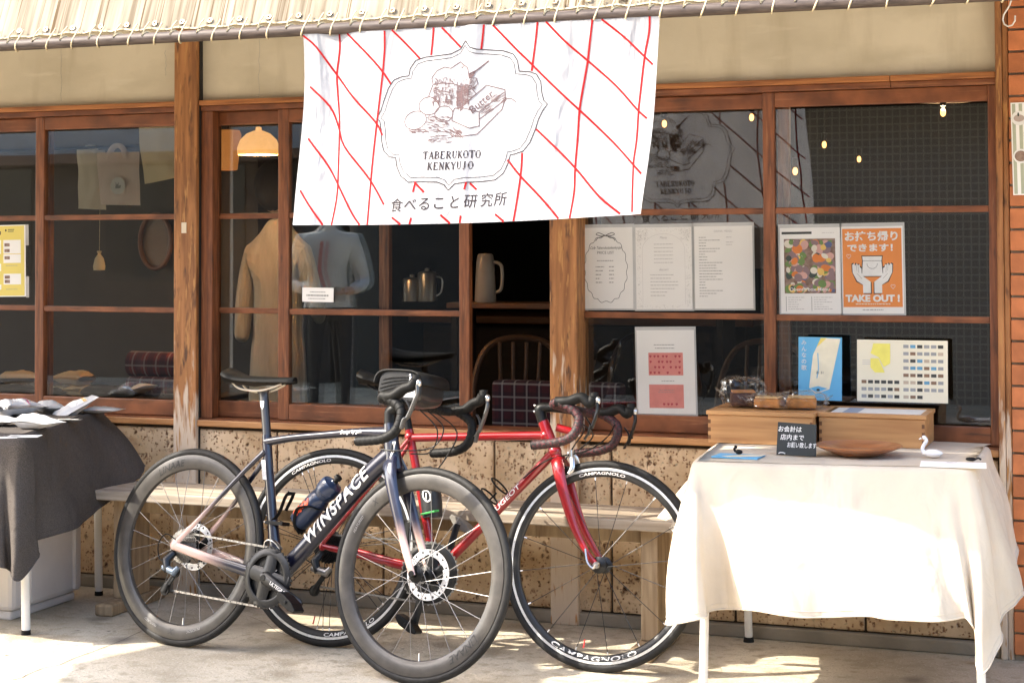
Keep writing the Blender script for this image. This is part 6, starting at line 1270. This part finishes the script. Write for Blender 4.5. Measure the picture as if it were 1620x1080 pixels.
def lamp_light(t, c, e):
    l = bpy.data.lights.new('lamp_light', 'POINT'); l.energy = e; l.color = (1, .66, .36); l.shadow_soft_size = .010; o = bpy.data.objects.new('lamp_light', l); C.objects.link(o); o.parent = t; o.location = Vector(c)-OFF[t.name]+Vector((0, 0, .025))
def cone(t, c): m = MB(); m.lathe([(.052, .12), (.060, .10), (.042, -.06), (.036, -.062)], 24, 'z', c); m.build('shade', lamp_d, t, smooth=True)
def bulb(t, c):
    m = MB(); m.blob(c, (.011, .011, .017), 14, 10); m.build('bulb', bulb_m, t, smooth=True); m = MB(); m.lathe([(.001, .06), (.014, .058), (.013, .026)], 12, 'z', c); m.build('socket', black, t, smooth=True)
def disc(t, c):
    bulb(t, c); lamp_light(t, c, 1.2); m = MB(); m.lathe([(.015, .075), (.06, .066), (.145, .050), (.147, .047), (.06, .058), (.015, .066)], 32, 'z', c); m.build('shade', plain('pale_lamp_shade', (.7, .6, .5), .5), t, smooth=True)
hang('pendant_lamp', 'glowing orange dome pendant lamp inside the door, left', at(409, 243, .55), dome)
hang('pendant_lamp', 'dim amber tapered pendant lamp left of the orange dome', at(361, 248, .95), cone)
GB = 'bare bulbs inside'
hang('pendant_bulb', 'bare glowing bulb behind the banner reflection, near the banner corner', at(1051, 196, 1.6), bulb, GB); hang('pendant_bulb', 'bare glowing bulb close to the stile left of the right pane', at(1189, 186, 1.8), bulb, GB)
hang('pendant_bulb', 'lower bare glowing bulb left of the right pane', at(1058, 276, 2.4), bulb, GB); hang('pendant_bulb', 'small bare bulb high in the middle of the right pane', at(1304, 229, 2.4), bulb, GB)
hang('pendant_bulb', 'tiny far bulb in the middle of the right pane', at(1359, 252, 3.4), bulb, GB); hang('pendant_bulb', 'big glowing bulb at the left edge of the right pane', at(1243, 267, 1.0), bulb, GB)
hang('pendant_bulb', 'small glowing bulb beside the big one at the left edge of the right pane', at(1258, 271, 1.5), bulb, GB); hang('pendant_lamp', 'pendant lamp with a flat pale disc shade at the top of the right pane', at(1492, 178, 1.1), disc)
# ------------------------------------------------------------------ seen through the door
def person():
    PYY = 1.12; base = at(440, 600, PYY); bx = base.x; t = thing('person', 'person in a long beige coat standing with their back to the door', 'person', (bx, PYY, .06))
    J = [(0, 0, .06), (0, 0, .8), (0, 0, 1.05), (0, 0, 1.30), (0, 0, 1.44), (0, 0, 1.50), (-.13, 0, 1.34), (-.175, .0, 1.12), (-.165, -.05, .92), (.13, 0, 1.34), (.175, .02, 1.12), (.14, .16, 1.02)]
    Rr = [.17, .15, .13, .125, .08, .055, .07, .06, .048, .07, .06, .048]; Ed = [(0, 1), (1, 2), (2, 3), (3, 4), (4, 5), (3, 6), (6, 7), (7, 8), (3, 9), (9, 10), (10, 11)]
    me = bpy.data.meshes.new('coat'); me.from_pydata([(bx+x, PYY+y, z) for x, y, z in J], Ed, []); o = bpy.data.objects.new('coat', me); C.objects.link(o); sk = o.modifiers.new('skin', 'SKIN'); lay = me.skin_vertices[0].data
    for i, r in enumerate(Rr): lay[i].radius = (r, r*.68); 
    lay[2].use_root = True; o.modifiers.new('sub', 'SUBSURF').levels = 2; o.modifiers['sub'].render_levels = 2; me.materials.append(mat('beige_coat', (.44, .385, .305), .9, var=.1, sc=9, st=(3, 3, .6), bump=.5, bsc=14, bd=.02)); o.parent = t; o.location = -OFF[t.name]
    m = MB(); m.blob((bx, PYY-.02, 1.63), (.078, .095, .115), 18, 14); m.build('head', mat('skin', (.5, .3, .2), .6), t, smooth=True)
    m = MB(); m.blob((bx, PYY-.035, 1.645), (.092, .106, .122), 18, 14, lambda d: 1+.04*mnoise.noise(d*5)); m.build('hair', plain('black_hair', (.008, .007, .006), .95), t, smooth=True)
person()
cab = thing('back_counter', 'dark wooden counter with shelves at the back of the cafe, behind the door', 'counter', (-2.6, 2.4, .06))
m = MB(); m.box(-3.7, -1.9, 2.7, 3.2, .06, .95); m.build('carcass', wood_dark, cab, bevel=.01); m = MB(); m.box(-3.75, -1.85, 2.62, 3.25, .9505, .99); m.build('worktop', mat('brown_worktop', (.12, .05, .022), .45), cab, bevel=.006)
m = MB(); m.box(-3.0, -1.7, 1.35, 1.62, 1.080, 1.105); m.build('shelf_board', MATS['brown_worktop'], cab, bevel=.003)
for x in (-2.98, -1.74): m = MB(); m.box(x, x+.03, 1.36, 1.60, .06, 1.0798); m.build('shelf_leg', wood_dark, cab)
m = MB(); m.box(-2.55, -1.70, 2.30, 2.36, 1.25, 2.2); m.build('wall_panel', mat('brown_panel', (.13, .085, .06), .7), cab)
q = at(768, 470, 1.45); jg = thing('white_jug', 'tall white insulated jug on the shelf seen through the open door', 'jug', (q.x, 1.45, 1.106)); m = MB(); m.lathe([(.0005, 0), (.048, 0), (.05, .01), (.042, .18), (.036, .215), (.030, .222), (.0005, .224)], 28, 'z', (q.x, 1.45, 1.1065)); m.build('jug_body', mat('cream_enamel', (.30, .28, .26), .35), jg, smooth=True)
m = MB(); m.tube(spline([(q.x+.042, 1.45, 1.29), (q.x+.08, 1.45, 1.27), (q.x+.078, 1.45, 1.17), (q.x+.045, 1.45, 1.15)], 5), .008, 8); m.build('handle', MATS['cream_enamel'], jg, smooth=True)
for i, (px_, hh, lb) in enumerate(((652, .10, 'short steel canister on the shelf behind the sliding door'), (676, .13, 'taller steel pot on the shelf behind the sliding door'))):
    q = at(px_, 465, 1.45); kt = thing('steel_pot', lb, 'pot', (q.x, 1.45, 1.106)); m = MB(); m.lathe([(.0005, 0), (.045, 0), (.045, hh), (.040, hh+.006), (.012, hh+.012), (.012, hh+.024), (.0005, hh+.026)], 26, 'z', (q.x, 1.45, 1.1065)); m.build('pot_body', mat('dull_steel', (.22, .21, .20), .35, .9, bump=0) if 'dull_steel' not in MATS else MATS['dull_steel'], kt, smooth=True)
    m = MB(); m.tube(spline([(q.x+.044, 1.45, 1.106+hh*.9), (q.x+.075, 1.45, 1.106+hh*.8), (q.x+.07, 1.45, 1.106+hh*.35), (q.x+.044, 1.45, 1.106+hh*.2)], 4), .004, 6); m.build('handle', alu, kt, smooth=True)
def bent_chair(label, c, rz, mt=None):
    t = thing('wooden_chair', label, 'chair', c, 'bentwood chairs inside'); t.matrix_world = Matrix.Translation(c) @ Matrix.Rotation(rz, 4, 'Z'); OFF[t.name] = Vector((0, 0, 0)); mt = mt or mat('bentwood', (.07, .030, .012), .5)
    m = MB(); m.lathe([(.0005, .44), (.19, .44), (.20, .45), (.195, .462), (.0005, .458)], 28, 'z'); m.build('seat', mt, t, smooth=True)
    m = MB(); m.tube(spline([(-.19, .12, .45), (-.20, .19, .70), (-.14, .23, .86), (0, .25, .90), (.14, .23, .86), (.20, .19, .70), (.19, .12, .45)], 6), .014, 8); m.build('backrest', mt, t, smooth=True)
    for x in (-.09, -.03, .03, .09): m = MB(); m.tube([(x*.8, .15, .455), (x, .235, .88)], .009, 8); m.build('spindle', mt, t, smooth=True)
    for x, y in ((-.15, -.13), (.15, -.13), (-.16, .14), (.16, .14)): m = MB(); m.tube([(x, y, .44), (x*1.2, y*1.25, 0)], [.014, .011], 8); m.build('leg', mt, t, smooth=True)
q = at(815, 560, .95); bent_chair('bentwood chair seen through the open door', Vector((q.x, .95, .06)), R(15), None)
q = at(1180, 590, 1.0); bent_chair('bentwood chair behind the pane left of the right stile', Vector((q.x, 1.0, .06)), R(-10), MATS['bentwood'])
q = at(1040, 590, 1.5); bent_chair('bentwood chair behind the low pink flyer', Vector((q.x, 1.5, .06)), R(20), MATS['bentwood'])
pa_ = at(776, 605, .42); pb_ = at(885, 605, .42); plaid2 = plaid_mat('plaid_wool_dark', 19, (.085, .022, .028), (.022, .018, .026), (.40, .34, .32))
sf = thing('plaid_bench', 'dark red plaid bench back just inside the open door', 'bench', ((pa_.x+pb_.x)/2, .45, .06)); m = MB(); m.box(pa_.x, pb_.x+.25, .42, .50, .42, at(800, 602, .42).z); m.build('backrest', plaid2, sf, bevel=.018)
m = MB(); m.box(pa_.x, pb_.x+.25, .505, .95, .34, .46); m.build('seat', plaid2, sf, bevel=.018)
for x in (pa_.x+.04, pb_.x+.2):
    for y in (.46, .9): m = MB(); m.tube([(x, y, .06), (x, y, .36)], .016, 8); m.build('leg', wood_dark, sf)
tb = thing('cafe_table', 'dark round cafe table behind the right panes', 'table', (-1.4, 1.5, .06)); m = MB(); m.lathe([(.0005, .72), (.34, .72), (.35, .735), (.34, .75), (.0005, .75)], 36, 'z', (-1.45, 1.6, .06)); m.build('tabletop', wood_dark, tb, smooth=True); m = MB(); m.lathe([(.0005, 0), (.2, 0), (.19, .02), (.03, .04), (.025, .72)], 24, 'z', (-1.45, 1.6, .06)); m.build('pedestal', black, tb, smooth=True)
# ------------------------------------------------------------------ added unseen canopy, left of the picture, put there to shade the pavement
PARX, PARY, PARZ, PARR = -4.75, -2.30, 2.25, .80
ps = thing('shade_caster', 'added beige canopy on a pole, unseen to the left, shading the pavement', 'shade_caster', (PARX, PARY, 0))
m = MB(); m.lathe([(.001, .42), (PARR*.5, .24), (PARR, 0), (PARR*.99, -.05)], 8, 'z', (PARX, PARY, PARZ)); m.build('canopy', mat('shade_caster_canvas', (.45, .40, .32), .9), ps)
m = MB(); m.tube([(PARX, PARY, .05), (PARX, PARY, PARZ+.44)], .018, 12); m.build('pole', white_metal, ps, smooth=True)
m = MB(); m.lathe([(.001, .06), (.2, .05), (.22, 0), (.001, 0)], 24, 'z', (PARX, PARY, 0)); m.build('foot', kerbm, ps, smooth=True)

# ------------------------------------------------------------------ a passer-by across the street, seen only as reflections in the panes
def passer(label, x, y, rz, top_c, leg_c, hair_c, hold, hgt=1.0):
    t = thing('person', label, 'person', (x, y, 0)); t.matrix_world = Matrix.Translation((x, y, 0)) @ Matrix.Rotation(rz, 4, 'Z') @ Matrix.Scale(hgt, 4); OFF[t.name] = Vector((0, 0, 0))
    hx = ((.16, -.24, 1.06) if hold else (.25, -.04, .84)); el = ((.26, -.02, 1.10) if hold else (.25, .01, 1.10))
    J = [(0, 0, .98), (0, 0, 1.15), (0, 0, 1.36), (0, 0, 1.46), (0, -.01, 1.54), (.10, 0, .90), (.11, -.02, .50), (.11, .0, .09), (.11, -.12, .05), (-.10, 0, .90), (-.11, -.02, .50), (-.11, .0, .09), (-.11, -.12, .05), (.18, 0, 1.40), el, hx, (-.18, 0, 1.40), (-el[0], el[1], el[2]), (-hx[0], hx[1], hx[2])]
    Rr = [.14, .135, .15, .075, .055, .095, .065, .045, .04, .095, .065, .045, .04, .075, .055, .038, .075, .055, .038]
    Ed = [(0, 1), (1, 2), (2, 3), (3, 4), (0, 5), (5, 6), (6, 7), (7, 8), (0, 9), (9, 10), (10, 11), (11, 12), (2, 13), (13, 14), (14, 15), (2, 16), (16, 17), (17, 18)]
    me = bpy.data.meshes.new('body'); me.from_pydata(J, Ed, []); o = bpy.data.objects.new('body', me); C.objects.link(o); o.parent = t; o.modifiers.new('skin', 'SKIN'); lay = me.skin_vertices[0].data
    for i, r in enumerate(Rr): lay[i].radius = (r, r*.72 if i < 4 else r)
    lay[0].use_root = True; s_ = o.modifiers.new('sub', 'SUBSURF'); s_.levels = 2; s_.render_levels = 2
    M = mat('clothes_'+label.split()[1], top_c, .9, bump=.4, bsc=14, bd=.01)
    def lowm(N, L, tc):
        sp = N.new('ShaderNodeSeparateXYZ'); L.new(tc.outputs['Object'], sp.inputs[0]); a = N.new('ShaderNodeMath'); a.operation = 'LESS_THAN'; a.inputs[1].default_value = .93; L.new(sp.outputs[2], a.inputs[0]); return a.outputs[0]
    mixin(M, leg_c, lowm); me.materials.append(M)
    skin = MATS.get('skin') or mat('skin', (.5, .3, .2), .6)
    def hf(d): return 1+.10*max(0, -d.y)*max(0, 1-abs(d.x)*4)*max(0, 1-abs(d.z+.1)*3)
    m = MB(); m.blob((0, -.012, 1.64), (.074, .092, .112), 24, 18, hf)
    for s in (-1, 1): m.blob((s*.075, .0, 1.635), (.012, .020, .030), 8, 6)
    m.build('head', skin, t, smooth=True)
    m = MB(); m.blob((0, .016, 1.668), (.085, .092, .106), 22, 16, lambda d: (1+.03*mnoise.noise(d*6)) if d.z > -.55 or d.y > 0 else .8); m.build('hair', plain('hair_'+label.split()[1], hair_c, .8), t, smooth=True)
    for s in (-1, 1):
        m = MB(); h = Vector((s*hx[0], hx[1], hx[2])); dn = Vector((-s*.5, -.6, -.1)).normalized() if hold else Vector((0, -.1, -1)).normalized()
        m.tube([h, h+dn*.05, h+dn*.09], [(.032, .016), (.040, .017), (.036, .013)], 10)
        sd_ = dn.cross(Vector((0, 0, 1)) if hold else Vector((1, 0, 0))).normalized()
        for k in range(4): b = h+dn*.085+sd_*((k-1.5)*.018); m.tube([b, b+dn*(.035+.006*(k in (1, 2))), b+dn*(.058+.010*(k in (1, 2)))+Vector((-s*.010, 0, -.008))], [.0095, .0085, .007], 7)
        m.tube([h+dn*.03+sd_*.030, h+dn*.055+sd_*.055, h+dn*.085+sd_*.060], [.012, .010, .008], 7); m.build('hand', skin, t, smooth=True)
    return t
p_ = passer('a pale-jacketed person with raised hands across the street, reflected in the door pane', -5.45, -5.0, R(150), (.46, .46, .46), (.03, .03, .035), (.012, .010, .009), True)
m = MB(); m.tube(spline([(.04, -.105, 1.40), (.06, -.125, 1.20), (.03, -.20, 1.08)], 5), [(.012, .003)]*11, 6, ref=(0, 1, 0)); m.build('strap', plain('red_strap', (.4, .02, .02), .6), p_, smooth=True)
# joined prints and chains: too small to pick apart piece by piece
for o in bpy.data.objects:
    if o.type == 'MESH' and o.parent is not None and (o.name.startswith(('printed_', 'chain', 'sketch_print', 'red_line_print', 'emblem_outline', 'vent_hole', 'hairline', 'rim_lettering', 'stem_bolt', 'zip_pull', 'reflective', 'saddle_rail', 'cassette'))): o['kind'] = 'stuff'
